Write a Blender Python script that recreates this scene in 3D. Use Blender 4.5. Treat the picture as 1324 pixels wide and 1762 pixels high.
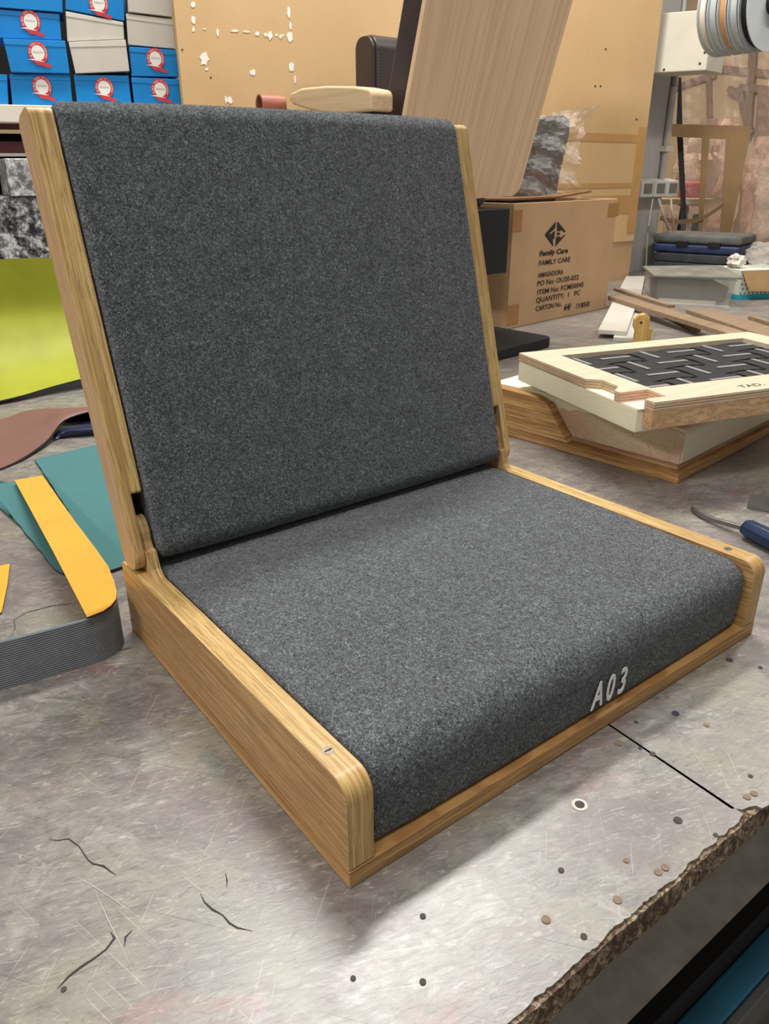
import bpy, bmesh, math, random
from mathutils import Vector, Matrix
V = Vector
rnd = random.Random(7)
for o in list(bpy.data.objects): bpy.data.objects.remove(o)
SC = bpy.context.scene
COL = SC.collection

# ------------------------------------------------------------------ camera
# world: bench top is z = 0, the folding seat's front-left corner is the origin
CP = V((-0.2039, -0.3104, 0.4482))
CR, CU, CF = V((0.7961, -0.6052, -0.0037)), V((0.249, 0.3219, 0.9134)), V((0.5516, 0.7281, -0.407))
FPX = 1309.9
cd = bpy.data.cameras.new('camera'); cam = bpy.data.objects.new('camera', cd); COL.objects.link(cam)
m = Matrix((CR.normalized(), CU.normalized(), -CF.normalized())).transposed().to_4x4()
m.translation = CP
cam.matrix_world = m
cd.sensor_fit = 'VERTICAL'; cd.sensor_height = 24.0; cd.lens = FPX * 24.0 / 1762.0
cd.clip_start = 0.02; cd.clip_end = 60
SC.camera = cam

def ray(x, y): return CR * ((x - 662) / FPX) + CU * ((881 - y) / FPX) + CF
def PZ(x, y, z=0.0): d = ray(x, y); return CP + d * ((z - CP.z) / d.z)
def PX(x, y, X): d = ray(x, y); return CP + d * ((X - CP.x) / d.x)
def PY(x, y, Y): d = ray(x, y); return CP + d * ((Y - CP.y) / d.y)
def PD(x, y, D): return CP + ray(x, y) * D
def PP(x, y, p0, n): d = ray(x, y); return CP + d * ((p0 - CP).dot(n) / d.dot(n))
def zline(p, py):
    """height at which the vertical line through p is seen at image row py"""
    lo, hi = -1.5, 3.0
    for _ in range(50):
        z = (lo + hi) / 2; d = V((p.x, p.y, z)) - CP
        if 881 - FPX * d.dot(CU) / d.dot(CF) > py: lo = z
        else: hi = z
    return lo

# ------------------------------------------------------------------ world, lights, exposure
w = bpy.data.worlds.new('room_air'); SC.world = w; w.use_nodes = True
bg = w.node_tree.nodes['Background']; bg.inputs[0].default_value = (1.0, 0.97, 0.93, 1); bg.inputs[1].default_value = 0.30
SC.view_settings.view_transform = 'Standard'; SC.view_settings.look = 'None'
SC.view_settings.exposure = -0.13; SC.view_settings.gamma = 1.0; SC.view_settings.use_curve_mapping = False
def area(name, loc, target, sx, sy, power, color):
    l = bpy.data.lights.new(name, 'AREA'); l.shape = 'RECTANGLE'; l.size = sx; l.size_y = sy
    l.energy = power; l.color = color
    o = bpy.data.objects.new(name, l); COL.objects.link(o); o.location = loc
    o.rotation_euler = (V(target) - V(loc)).to_track_quat('-Z', 'Y').to_euler()
    return o
area('ceiling_or_fill_light', (1.15, 1.42, 2.65), (1.15, 1.41, 0), 1.5, 0.26, 100, (1.0, 0.97, 0.92))
area('ceiling_or_fill_light', (2.6, 0.4, 2.0), (2.6, 0.41, 0), 1.3, 0.2, 28, (1.0, 0.95, 0.88))
area('ceiling_or_fill_light', (-0.45, -0.4, 2.65), (-0.45, -0.39, 0), 1.5, 0.3, 36, (1.0, 0.97, 0.94))
area('ceiling_or_fill_light', (-2.6, 0.2, 1.9), (-1.6, 0.2, 0.6), 1.3, 0.25, 46, (1.0, 0.96, 0.9))  # added fill, no known fixture: brightens the left-facing sides of the seat
area('ceiling_or_fill_light', (4.3, 3.0, 2.0), (4.3, 3.01, 0), 1.3, 0.3, 34, (1.0, 0.86, 0.74))

# ------------------------------------------------------------------ material helpers
MATS = {}
class NT:
    def __init__(s, name):
        s.m = bpy.data.materials.new(name); s.m.use_nodes = True; MATS[name] = s.m
        s.t = s.m.node_tree; s.b = s.t.nodes['Principled BSDF']; s.out = s.t.nodes['Material Output']
        s.co = s.t.nodes.new('ShaderNodeTexCoord').outputs['Object']
    def n(s, kind, **kw):
        q = s.t.nodes.new('ShaderNode' + kind)
        for k, v in kw.items(): setattr(q, k, v)
        return q
    def l(s, a, b): s.t.links.new(a, b)
    def map(s, rot=(0, 0, 0), scale=(1, 1, 1), loc=(0, 0, 0), src=None):
        a = s.n('Mapping'); s.l(src or s.co, a.inputs[0])
        a.inputs['Rotation'].default_value = rot; a.inputs['Location'].default_value = loc
        b = s.n('Mapping'); s.l(a.outputs[0], b.inputs[0]); b.inputs['Scale'].default_value = scale
        return b.outputs[0]
    def noise(s, vec, scale=5, detail=4, rough=.55, dist=0):
        q = s.n('TexNoise'); s.l(vec, q.inputs['Vector']); q.inputs['Scale'].default_value = scale
        q.inputs['Detail'].default_value = detail; q.inputs['Roughness'].default_value = rough; q.inputs['Distortion'].default_value = dist
        return q.outputs['Fac']
    def ramp(s, fac, stops):
        q = s.n('ValToRGB'); s.l(fac, q.inputs[0]); e = q.color_ramp.elements
        while len(e) < len(stops): e.new(0.5)
        for i, (p, c) in enumerate(stops):
            e[i].position = p; e[i].color = (c, c, c, 1) if isinstance(c, (int, float)) else (*c, 1)
        return q.outputs[0]
    def mix(s, fac, a, b, mode='MIX'):
        q = s.n('Mix', data_type='RGBA', blend_type=mode)
        for sock, v in ((q.inputs[0], fac), (q.inputs[6], a), (q.inputs[7], b)):
            if isinstance(v, (int, float)): sock.default_value = v
            elif isinstance(v, tuple): sock.default_value = (*v, 1)
            else: s.l(v, sock)
        return q.outputs[2]
    def bump(s, h, strength=.3, dist=.001):
        q = s.n('Bump'); s.l(h, q.inputs['Height']); q.inputs['Strength'].default_value = strength; q.inputs['Distance'].default_value = dist
        s.l(q.outputs[0], s.b.inputs['Normal'])
    def col(s, c):
        if isinstance(c, tuple): s.b.inputs['Base Color'].default_value = (*c, 1)
        else: s.l(c, s.b.inputs['Base Color'])
    def rough(s, r):
        if isinstance(r, (int, float)): s.b.inputs['Roughness'].default_value = r
        else: s.l(r, s.b.inputs['Roughness'])
def hexlin(r, g, b):
    f = lambda c: (c / 255 / 12.92) if c / 255 <= .04045 else ((c / 255 + .055) / 1.055) ** 2.4
    return (f(r), f(g), f(b))

def plain(name, rgb, rough=.6, var=.12, scale=30, metal=0, bump=.1, sheen=0, spec=.5):
    q = NT(name); c = hexlin(*rgb); n = q.noise(q.map(), scale, 5)
    q.col(q.mix(q.ramp(n, [(.3, 0.), (.7, 1.)]), tuple(v * (1 - var) for v in c), tuple(min(1, v * (1 + var)) for v in c)))
    q.rough(rough); q.b.inputs['Metallic'].default_value = metal; q.b.inputs['Specular IOR Level'].default_value = spec
    if bump: q.bump(q.noise(q.map(), scale * 8, 3), bump, .0006)
    if sheen: q.b.inputs['Sheen Weight'].default_value = sheen
    return q.m

def wood(name, light, dark, axis='y', rot=(0, 0, 0), rough=.42, contrast=1.0, pores=.5, f=1.0):
    """axis: grain direction x / y / z, or 'edge' (lines follow the sawn edge, varying only in x), or 'ply' (layers varying only in z)"""
    q = NT(name); a = hexlin(*light); d = hexlin(*dark); e = .022
    sc = {'x': (e, 1, 1), 'y': (1, e, 1), 'z': (1, 1, e), 'edge': (1, e, e), 'ply': (e, e, 1)}[axis]
    n1 = q.noise(q.map(rot, sc), 170 * f, 3, .55, .25)
    n2 = q.noise(q.map(rot, sc, (.3, .2, .1)), 480 * f, 3, .6, .1)
    n3 = q.noise(q.map(rot, tuple(v if v == 1 else v * 2.2 for v in sc), (.7, .5, .9)), 800 * f, 2, .5, .1)
    n0 = q.noise(q.map(rot, tuple(v if v == 1 else .12 for v in sc)), 14 * f, 3)
    dd = tuple(x * (1 - contrast) + y * contrast for x, y in zip(a, d))
    c = q.mix(q.ramp(n1, [(.36, 0.), (.66, 1.)]), a, dd)
    c = q.mix(q.ramp(n2, [(.49, 0.), (.57, .9 * contrast)]), c, tuple(y * .86 for y in dd))
    c = q.mix(q.ramp(n0, [(.35, 0.), (.7, .35)]), c, dd)
    pm = q.n('Math', operation='MULTIPLY'); q.l(q.ramp(n3, [(.56, 0.), (.66, 1.)]), pm.inputs[0]); pm.inputs[1].default_value = pores
    c = q.mix(pm.outputs[0], c, tuple(y * .6 for y in d))
    q.col(c); q.rough(rough); q.bump(n3, .10, .0003)
    return q.m

TH = math.radians(15.4)
OAKL, OAKD = (222, 192, 130), (182, 144, 86)
wood('oak_side', (202, 164, 112), (168, 128, 80), 'y', pores=.7); wood('oak_edge', OAKL, OAKD, 'edge', pores=.7); wood('oak_ply', (212, 172, 112), (160, 114, 64), 'ply', f=.8)
wood('oak_lug', OAKL, (150, 106, 62), 'edge', f=1.6); wood('oak_back_side', (212, 176, 134), (184, 146, 104), 'z', (TH, 0, 0))
wood('birch_ply', (216, 200, 174), (202, 182, 152), 'x', rough=.55, contrast=.6, pores=.08, f=.4)
wood('ply_side', (216, 182, 146), (166, 126, 90), 'ply', rough=.6, f=.5)
wood('board_side', (214, 182, 142), (190, 150, 110), 'x', rough=.6, f=.4)
wood('pine', (232, 198, 122), (210, 166, 92), 'z', rough=.5, pores=.1, f=.5)
wood('maple', (230, 202, 164), (208, 174, 132), 'y', rough=.5, contrast=.6, pores=.1, f=.3)
wood('beech_veneer', (230, 198, 162), (216, 182, 148), 'z', (math.radians(-17.7), 0, 0), rough=.45, contrast=.7, pores=.05, f=.16)
wood('grey_plank', (158, 134, 108), (128, 106, 84), 'x', rough=.75, contrast=.8, pores=.3, f=.5)

def felt(name, k=1.0):
    q = NT(name); v = q.map()
    a = q.noise(v, 300, 4, .75, 1.6); b = q.noise(q.map((.4, .2, .1), (1, .35, .6), (.3, .1, .7)), 520, 3, .6, 2.6); c0 = q.noise(v, 40, 4)
    dk, md, lt = tuple(k * x for x in (.012, .014, .0165)), tuple(k * x for x in (.058, .068, .074)), tuple(k * x for x in (.335, .375, .39))
    c = q.ramp(a, [(.34, dk), (.50, md), (.70, lt)])
    c = q.mix(q.ramp(b, [(.53, 0.), (.64, .85)]), c, tuple(k * x for x in (.265, .29, .305)))
    c = q.mix(q.ramp(b, [(.34, .85), (.44, 0.)]), c, dk)
    c = q.mix(q.ramp(c0, [(.35, .25), (.62, 0.)]), c, dk)
    q.col(c); q.rough(.95); q.b.inputs['Specular IOR Level'].default_value = .1
    q.b.inputs['Sheen Weight'].default_value = .3; q.b.inputs['Sheen Roughness'].default_value = .5
    q.bump(a, 1.0, .003)
    return q.m
felt('grey_felt', 1.18)

def bench_mat():
    q = NT('bench_laminate'); v = q.map()
    n1 = q.noise(v, 5, 6, .65, .8); n2 = q.noise(q.map((0, 0, .5), (1, 1.6, 1), (3, 1, 0)), 22, 6, .7, 1.2); n3 = q.noise(q.map((0, 0, .3), (.5, 1.5, 1)), 140, 4, .7, 1.5)
    c = q.ramp(n2, [(.28, hexlin(92, 88, 85)), (.45, hexlin(122, 118, 113)), (.6, hexlin(143, 139, 131)), (.8, hexlin(172, 168, 161))])
    c = q.mix(q.ramp(n1, [(.42, .0), (.58, .75)]), c, hexlin(114, 104, 103))
    c = q.mix(q.ramp(q.noise(q.map(loc=(7, 3, 0)), 9, 5, .6, 1), [(.5, 0.), (.66, .7)]), c, hexlin(140, 136, 118))
    c = q.mix(q.ramp(q.noise(q.map(loc=(1, 9, 0)), 11, 4, .6, .6), [(.62, 0.), (.74, .4)]), c, hexlin(152, 98, 98))
    c = q.mix(q.ramp(q.noise(q.map(loc=(4, 2, 5)), 12, 4, .6, .6), [(.66, 0.), (.75, .55)]), c, hexlin(78, 110, 112))
    c = q.mix(q.ramp(n3, [(.30, .75), (.46, 0.)]), c, hexlin(92, 84, 80))
    c = q.mix(q.ramp(n3, [(.56, 0.), (.74, .7)]), c, hexlin(196, 190, 180))
    for i, (ang, s1, s2, th) in enumerate(((.5, 9, 620, .70), (-.7, 11, 700, .71), (1.3, 8, 680, .70), (2.3, 12, 760, .71))):
        sn = q.noise(q.map((0, 0, ang), (s1, s2, 1), (i * 3.1, i, 0)), 1, 2, .5, .25)
        c = q.mix(q.ramp(sn, [(th, 0.), (th + .03, .3)]), c, hexlin(220, 214, 202))
    sn = q.noise(q.map((0, 0, .9), (9, 560, 1), (9, 2, 0)), 1, 2, .5, .3)
    c = q.mix(q.ramp(sn, [(.71, 0.), (.73, .7)]), c, hexlin(70, 64, 62))
    q.col(c); q.rough(q.ramp(n2, [(.3, .30), (.7, .46)])); q.b.inputs['Specular IOR Level'].default_value = .95
    q.bump(n3, .25, .0006)
    return q.m
bench_mat()
def edge_mat():
    q = NT('bench_core'); n = q.noise(q.map((0, .5, 0), (1, 1, .45)), 150, 6, .75, 1.0); n2 = q.noise(q.map(loc=(2, 0, 0)), 30, 4)
    c = q.ramp(n, [(.3, hexlin(50, 38, 28)), (.48, hexlin(100, 80, 58)), (.54, hexlin(168, 150, 120)), (.68, hexlin(220, 208, 184))])
    c = q.mix(q.ramp(n2, [(.4, 0.), (.6, .7)]), c, hexlin(70, 48, 36))
    q.col(c); q.rough(.85); q.bump(n, .8, .002); return q.m
edge_mat()
def marble_mat(name, lo, hi, sc):
    q = NT(name); n = q.noise(q.map(), sc * 1.7, 8, .72, .25)
    q.col(q.ramp(n, [(.42, hexlin(*lo)), (.5, hexlin(*[(a + b) // 2 for a, b in zip(lo, hi)])), (.58, hexlin(*hi))])); q.rough(.4); return q.m
marble_mat('marble_light', (110, 108, 108), (232, 232, 232), 22); marble_mat('marble_dark', (28, 28, 30), (222, 222, 222), 24)
def foam_mat():
    q = NT('foam'); n = q.noise(q.map(), 260, 4, .7); n1 = q.noise(q.map(), 9, 4)
    c = q.mix(q.ramp(n1, [(.4, 0.), (.7, .5)]), hexlin(230, 225, 200), hexlin(226, 214, 178)); q.col(c); q.rough(.9); q.bump(n, .5, .002); return q.m
foam_mat()
def foam_cut():
    q = NT('foam_glued'); n = q.noise(q.map(), 300, 5, .75); n1 = q.noise(q.map((0, 0, 0), (1, 1, 1.2)), 12, 4)
    c = q.mix(q.ramp(n1, [(.35, 0.), (.6, .75)]), hexlin(236, 222, 190), hexlin(224, 182, 156))
    c = q.mix(q.ramp(n, [(.55, 0.), (.62, .6)]), c, hexlin(206, 120, 108)); q.col(c); q.rough(.95); q.bump(n, .8, .003); return q.m
foam_cut()
def clear_plastic(name, tint, alpha, sc=40, bump=1.0, rough=.12):
    q = NT(name); q.col(hexlin(*tint)); q.rough(rough); q.b.inputs['Specular IOR Level'].default_value = .8
    n = q.noise(q.map(), sc, 4, .6, 1.2); q.bump(n, bump, .01)
    tr = q.n('BsdfTransparent'); mx = q.n('MixShader'); mx.inputs[0].default_value = alpha
    q.l(tr.outputs[0], mx.inputs[1]); q.l(q.b.outputs[0], mx.inputs[2]); q.l(mx.outputs[0], q.out.inputs[0]); return q.m
clear_plastic('clear_bag', (240, 236, 232), .24, 45, 1.0, .05); clear_plastic('clear_curtain', (245, 235, 228), .17, 30, 1.0, .06)
clear_plastic('clear_tub', (200, 196, 186), .36, 60, .1, .35); clear_plastic('pink_wrap', (226, 196, 172), .7, 34, 1.0, .15)
def leather(name, rgb, rough=.5, sheen=0, grain=.35):
    q = NT(name); c = hexlin(*rgb); n = q.noise(q.map(), 420, 4, .6); n1 = q.noise(q.map(), 14, 3)
    q.col(q.mix(q.ramp(n1, [(.3, 0.), (.7, 1.)]), tuple(x * .92 for x in c), tuple(min(1, x * 1.06) for x in c)))
    q.rough(rough); q.bump(n, grain, .0007)
    if sheen: q.b.inputs['Sheen Weight'].default_value = sheen
    return q.m
leather('lime_leather', (160, 164, 44), .6); leather('brown_leather', (124, 88, 80), .55); leather('navy_leather', (24, 30, 66), .4)
leather('teal_leather', (46, 112, 114), .62, .2); leather('mustard_leather', (224, 160, 24), .75, .2); leather('dark_leather', (56, 46, 46), .45); leather('tan_leather', (158, 92, 74), .4)
plain('suede_edge', (58, 54, 52), .95, .4, 300)
plain('carton', (184, 150, 112), .8, .07, 9); plain('carton_inside', (140, 98, 62), .9, .1, 20); plain('kraft', (150, 120, 82), .85, .08, 12); plain('carton_tape', (160, 116, 70), .35, .05, 12)
def board_mat():
    q = NT('hardboard'); n = q.noise(q.map(), 2.5, 5); n2 = q.noise(q.map(), 60, 5, .7)
    c = q.ramp(n, [(.3, hexlin(202, 166, 118)), (.7, hexlin(214, 180, 132))]); c = q.mix(q.ramp(n2, [(.55, 0.), (.8, .4)]), c, hexlin(190, 140, 82)); q.col(c); q.rough(.75); return q.m
board_mat()
plain('board_tape', (190, 146, 92), .4, .06, 14); plain('peeled_paint', (244, 238, 226), .8, .03, 40)
plain('black_paint', (14, 14, 15), .5, .2); plain('black_rubber', (24, 24, 25), .75, .2, 80); plain('gap_shade', (12, 9, 8), .9, .1)  # last one: near-black that stands for shade in openings
plain('blue_card', (14, 132, 206), .38, .07, 10); plain('white_card', (206, 200, 188), .55, .05, 14); plain('red_print', (204, 56, 60), .5, .03); plain('white_print', (240, 236, 228), .55, .02); plain('grey_print', (150, 160, 160), .6, .02)
plain('black_print', (36, 28, 24), .7, .05)
plain('shelf_white', (226, 218, 202), .6, .04, 10); plain('maroon_steel', (84, 26, 28), .4, .2, 8)
plain('white_metal', (206, 200, 184), .5, .08, 8); plain('pillar_paint', (172, 168, 164), .8, .1, 5); plain('far_paint', (216, 192, 156), .85, .05, 2); plain('far_frame', (150, 124, 104), .7, .05)
plain('concrete', (128, 122, 114), .85, .25, 14); plain('dusty_board', (206, 198, 184), .9, .25, 22); plain('blue_steel', (44, 108, 134), .55, .15, 12); plain('grey_steel', (96, 96, 96), .5, .12, 20, .3)
plain('steel', (140, 138, 136), .26, .15, 60, .85); plain('bolt_steel', (128, 120, 108), .4, .15, 200, .9)
plain('navy_plastic', (24, 44, 78), .35, .08); plain('spool_grey', (190, 196, 198), .45, .05, 8); plain('spool_tan', (206, 156, 104), .6, .05); plain('spool_cream', (228, 222, 208), .6, .04); plain('ribbon_black', (16, 16, 18), .6, .1)
plain('webbing', (34, 34, 36), .85, .25, 400, bump=.5); plain('web_stripe', (176, 172, 168), .8, .3, 900); plain('pink_tape', (238, 200, 186), .8, .04, 30)
plain('white_tile', (206, 202, 192), .4, .03, 20); plain('case_dark', (48, 50, 54), .6, .4, 14); plain('case_dusty', (122, 118, 108), .8, .3, 12); plain('case_mid', (88, 88, 86), .7, .35, 12); plain('case_blue', (36, 48, 84), .5, .3, 20)
plain('bag_dark', (46, 48, 52), .5, .3, 25); plain('tub_content', (40, 42, 46), .8, .4, 40); plain('tissue_box', (214, 222, 206), .6, .05); plain('aqua_card', (40, 170, 190), .5, .05); plain('mint_dark', (70, 110, 90), .6, .1)
plain('socket_grey', (196, 194, 186), .5, .06, 20); plain('socket_dark', (110, 108, 102), .5, .1); plain('cable', (196, 188, 172), .6, .1)
plain('rubber_grey', (112, 118, 122), .55, .12, 90); plain('thread_white', (232, 232, 230), .45, .05, 500, bump=.4)
plain('salmon', (206, 96, 84), .6, .06); plain('crack_dark', (58, 50, 48), .9, .1); plain('plug_brown', (134, 112, 94), .8, .15, 200); plain('plug_dark', (70, 64, 60), .8, .2, 200); plain('plug_purple', (50, 44, 80), .6, .1, 200); plain('scratch_pale', (206, 200, 188), .6, .05, 60); plain('chip_white', (232, 226, 214), .7, .06, 60)
plain('far_table', (196, 170, 136), .7, .06); clear_plastic('pink_cloth', (222, 184, 160), .75, 34, 1.0, .18)

# ------------------------------------------------------------------ mesh helpers
OFF = {}
def tag(o, label=None, cat=None, group=None, kind=None):
    if label: o['label'] = label
    if cat: o['category'] = cat
    if group: o['group'] = group
    if kind: o['kind'] = kind
    return o
def thing(name, label, cat, loc, group=None):
    o = bpy.data.objects.new(name, None); COL.objects.link(o); o.location = loc; o.empty_display_size = .05
    OFF[o] = V(loc); return tag(o, label, cat, group)
def struct(o): o['kind'] = 'structure'; return o
def obj(name, bm, mat, parent=None, smooth=False, loc=None, auto=True, edge=None):
    bmesh.ops.recalc_face_normals(bm, faces=bm.faces)
    if parent is not None: off = OFF[parent]
    else:
        if loc is None:
            xs = [v.co for v in bm.verts]
            loc = V((sum(v.x for v in xs) / len(xs), sum(v.y for v in xs) / len(xs), min(v.z for v in xs)))
        off = V(loc)
    for v in bm.verts: v.co -= off
    me = bpy.data.meshes.new(name); bm.to_mesh(me); bm.free()
    for mt in (mat if isinstance(mat, (list, tuple)) else [mat]): me.materials.append(MATS[mt])
    if smooth:
        for p in me.polygons: p.use_smooth = True
        if auto:
            try: me.set_sharp_from_angle(angle=math.radians(38))
            except Exception: pass
    if edge:
        me.materials.append(MATS[edge])
        for p in me.polygons:
            if abs(p.normal.x) < .72: p.material_index = 1
    o = bpy.data.objects.new(name, me); COL.objects.link(o); OFF[o] = off
    if smooth and auto: o.modifiers.new('weighted', 'WEIGHTED_NORMAL').keep_sharp = True
    if parent is not None: o.parent = parent
    else: o.location = off
    return o
def B(): return bmesh.new()
def bevel(bm, off, seg=2, ang=30, edges=None):
    bm.normal_update()
    if edges is None:
        edges = [e for e in bm.edges if len(e.link_faces) == 2 and e.calc_face_angle(0) > math.radians(ang)]
    if edges: bmesh.ops.bevel(bm, geom=edges, offset=off, offset_type='OFFSET', segments=seg, profile=.5, affect='EDGES', clamp_overlap=True)
    return bm
def prism(bm, pts, vec):
    pts = [V(p) for p in pts]; vec = V(vec); n = len(pts)
    a = [bm.verts.new(p) for p in pts]; b = [bm.verts.new(p + vec) for p in pts]
    bm.faces.new(a); bm.faces.new(b[::-1])
    for i in range(n): bm.faces.new((a[i], b[i], b[(i + 1) % n], a[(i + 1) % n]))
    return bm
def obox(bm, p, e1, e2, e3): return prism(bm, [p, V(p) + V(e1), V(p) + V(e1) + V(e2), V(p) + V(e2)], e3)
def bx(bm, x0, x1, y0, y1, z0, z1): return obox(bm, V((x0, y0, z0)), V((x1 - x0, 0, 0)), V((0, y1 - y0, 0)), V((0, 0, z1 - z0)))
def loft(bm, secs, cap=True, closed=True):
    rows = [[bm.verts.new(p) for p in s] for s in secs]; n = len(rows[0])
    for a, b in zip(rows, rows[1:]):
        for i in range(n if closed else n - 1): bm.faces.new((a[i], a[(i + 1) % n], b[(i + 1) % n], b[i]))
    if cap and closed: bm.faces.new(rows[0]); bm.faces.new(rows[-1][::-1])
    return bm
def tube(bm, path, r, n=10):
    path = [V(p) for p in path]; secs = []
    for i, p in enumerate(path):
        t = (path[min(i + 1, len(path) - 1)] - path[max(i - 1, 0)]).normalized()
        a = t.cross(V((0, 0, 1))); a = (a if a.length > 1e-3 else V((1, 0, 0))).normalized(); b = t.cross(a)
        rr = r[i] if isinstance(r, (list, tuple)) else r
        secs.append([p + a * (rr * math.cos(k * 2 * math.pi / n)) + b * (rr * math.sin(k * 2 * math.pi / n)) for k in range(n)])
    return loft(bm, secs)
def cyl(bm, c, ax, r, h, n=24, r2=None):
    c = V(c); ax = V(ax).normalized(); a = ax.orthogonal().normalized(); b = ax.cross(a)
    s = lambda q, rr: [q + a * (rr * math.cos(k * 2 * math.pi / n)) + b * (rr * math.sin(k * 2 * math.pi / n)) for k in range(n)]
    return loft(bm, [s(c, r), s(c + ax * h, r if r2 is None else r2)])
def rpoly(pts, rad, n=6):
    """2-D polygon with rounded corners; rad is one radius or a list"""
    out = []; N = len(pts)
    for i in range(N):
        p = V(pts[i]); a = V(pts[i - 1]) - p; b = V(pts[(i + 1) % N]) - p; r = rad[i] if isinstance(rad, (list, tuple)) else rad
        if r <= 0: out.append(p); continue
        an = a.angle(b); d = min(r / math.tan(an / 2), a.length * .48, b.length * .48); r = d * math.tan(an / 2)
        p0 = p + a.normalized() * d; p1 = p + b.normalized() * d; c = p + (a.normalized() + b.normalized()).normalized() * (r / math.sin(an / 2))
        v0, v1 = p0 - c, p1 - c; sw = math.atan2(v0.x * v1.y - v0.y * v1.x, v0.dot(v1))
        for k in range(n + 1):
            t = sw * k / n; out.append(c + V((v0.x * math.cos(t) - v0.y * math.sin(t), v0.x * math.sin(t) + v0.y * math.cos(t))))
    return out
def inset2(poly, d):
    N = len(poly); area = sum(poly[i - 1].x * poly[i].y - poly[i].x * poly[i - 1].y for i in range(N)); sg = 1 if area > 0 else -1
    out = []
    for i in range(N):
        t = (poly[(i + 1) % N] - poly[i - 1]); t = t.normalized() if t.length > 1e-9 else V((1, 0))
        out.append(poly[i] + V((-t.y, t.x)) * (d * sg))
    return out
def text_mesh(bm, s, origin, ex, ez, size, depth=.0006, shear=0, width=None, bold=0):
    """lettering laid on a surface: ex is the reading direction, ez the up direction"""
    cu = bpy.data.curves.new('lettering', 'FONT'); cu.body = s; cu.size = 1; cu.extrude = 0; cu.shear = shear; cu.offset = bold; cu.resolution_u = 3
    to = bpy.data.objects.new('lettering', cu); COL.objects.link(to)
    me = bpy.data.meshes.new_from_object(to); bpy.data.objects.remove(to)
    ex, ez = V(ex).normalized(), V(ez).normalized(); nn = ex.cross(ez)
    xs = [v.co.x for v in me.vertices]; x0 = min(xs); wd = max(xs) - x0
    kx = size if width is None else width / wd
    t = B(); t.from_mesh(me); bpy.data.meshes.remove(me)
    for v in t.verts: v.co = V(origin) + ex * ((v.co.x - x0) * kx) + ez * (v.co.y * size) + nn * depth
    vm = {v: bm.verts.new(v.co) for v in t.verts}
    for f_ in t.faces:
        try: bm.faces.new([vm[v] for v in f_.verts])
        except ValueError: pass
    t.free(); return bm
def bezier(pts, n=8):
    """smooth path through points (Catmull-Rom)"""
    pts = [V(p) for p in pts]; out = []
    for i in range(len(pts) - 1):
        p0, p1, p2, p3 = pts[max(i - 1, 0)], pts[i], pts[i + 1], pts[min(i + 2, len(pts) - 1)]
        for k in range(n):
            t = k / n; out.append(.5 * ((2 * p1) + (p2 - p0) * t + (2 * p0 - 5 * p1 + 4 * p2 - p3) * t * t + (3 * p1 - p0 - 3 * p2 + p3) * t ** 3))
    out.append(pts[-1]); return out

# ------------------------------------------------------------------ setting
FZ = -0.86
bm = B(); bx(bm, -4, 8, -3, 7, FZ - .05, FZ); struct(obj('floor', bm, 'concrete'))
bm = B(); bx(bm, 6.2, 6.3, -1, 7, FZ, 2.4); wall_right = struct(obj('wall_right', bm, 'far_paint'))
bm = B(); bx(bm, -4, 6.3, 5.6, 5.7, FZ, 2.4); struct(obj('wall_back', bm, 'far_paint'))
# grid of frames on the far wall, seen through the plastic
for (x0, y0, x1, y1, wd) in ((1150, 155, 1232, 128, .05), (1236, 118, 1340, 128, .05), (1219, 120, 1222, 300, .04), (1297, 60, 1285, 240, .06), (1272, 150, 1340, 155, .05), (1270, 150, 1290, 230, .05), (1318, 155, 1310, 250, .12), (1252, 152, 1272, 165, .04)):
    nb = globals().get('nb', 0) + 1; a, b = PX(x0, y0, 6.18 - .004 * nb), PX(x1, y1, 6.18 - .004 * nb); d = (b - a).normalized(); u = d.cross(V((1, 0, 0))).normalized() * wd
    bm = B(); prism(bm, [a - u / 2, b - u / 2, b + u / 2, a + u / 2], (.0195 + .004 * nb, 0, 0)); obj('frame_bar', bm, 'far_frame', wall_right)

# ------------------------------------------------------------------ work bench
YF = -0.1315
bench = thing('work_bench', 'large work bench with worn grey mottled laminate top and chipped front edge', 'work bench', (1.0, 1.0, FZ))
rb = random.Random(3)
def front_edge(x0, x1, amp, step, y0):
    out = []; x = x0; d = 0
    while x < x1:
        d = d * .6 + rb.uniform(-1, 1) * amp; out.append((x, y0 + d)); x += step * rb.uniform(.5, 1.5)
    out.append((x1, y0)); return out
XS = 0.2595   # where the seam meets the front edge
seamA, seamB = PZ(1045, 1248), PZ(1262, 1396)
sd = (seamB - seamA).normalized(); sn = V((-sd.y, sd.x, 0)) * .0004
far = seamA - sd * ((seamA.y - .30) / sd.y if abs(sd.y) > 1e-6 else 0)
far = seamA + sd * ((.40 - seamA.y) / sd.y)
left = front_edge(-1.6, seamB.x - .004, .0011, .0032, YF + .003)
tip = (seamB.x + .004, seamB.y - .006)
right = [(PZ(x, y).x, PZ(x, y).y) for x, y in ((1266, 1391), (1278, 1393), (1290, 1388), (1302, 1386), (1312, 1391), (1322, 1386), (1332, 1378))] + front_edge(.33, 4.4, .0011, .006, YF + .003)
bm = B(); prism(bm, [(*p, 0) for p in left] + [(*tip, 0)] + [far - sn, V((-1.6, .40, 0))], (0, 0, -.002)); obj('laminate_sheet', bm, 'bench_laminate', bench)
bm = B(); prism(bm, [seamB + sn + V((.001, .002, 0))] + [V((*p, 0)) for p in right] + [V((4.4, 2.25, 0)), V((-1.6, 2.25, 0)), V((-1.6, .4003, 0)), far + sn + V((0, .0003, 0))], (0, 0, -.002)); obj('laminate_sheet', bm, 'bench_laminate', bench)
core = front_edge(-1.6, 4.4, .0006, .004, YF)
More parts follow.
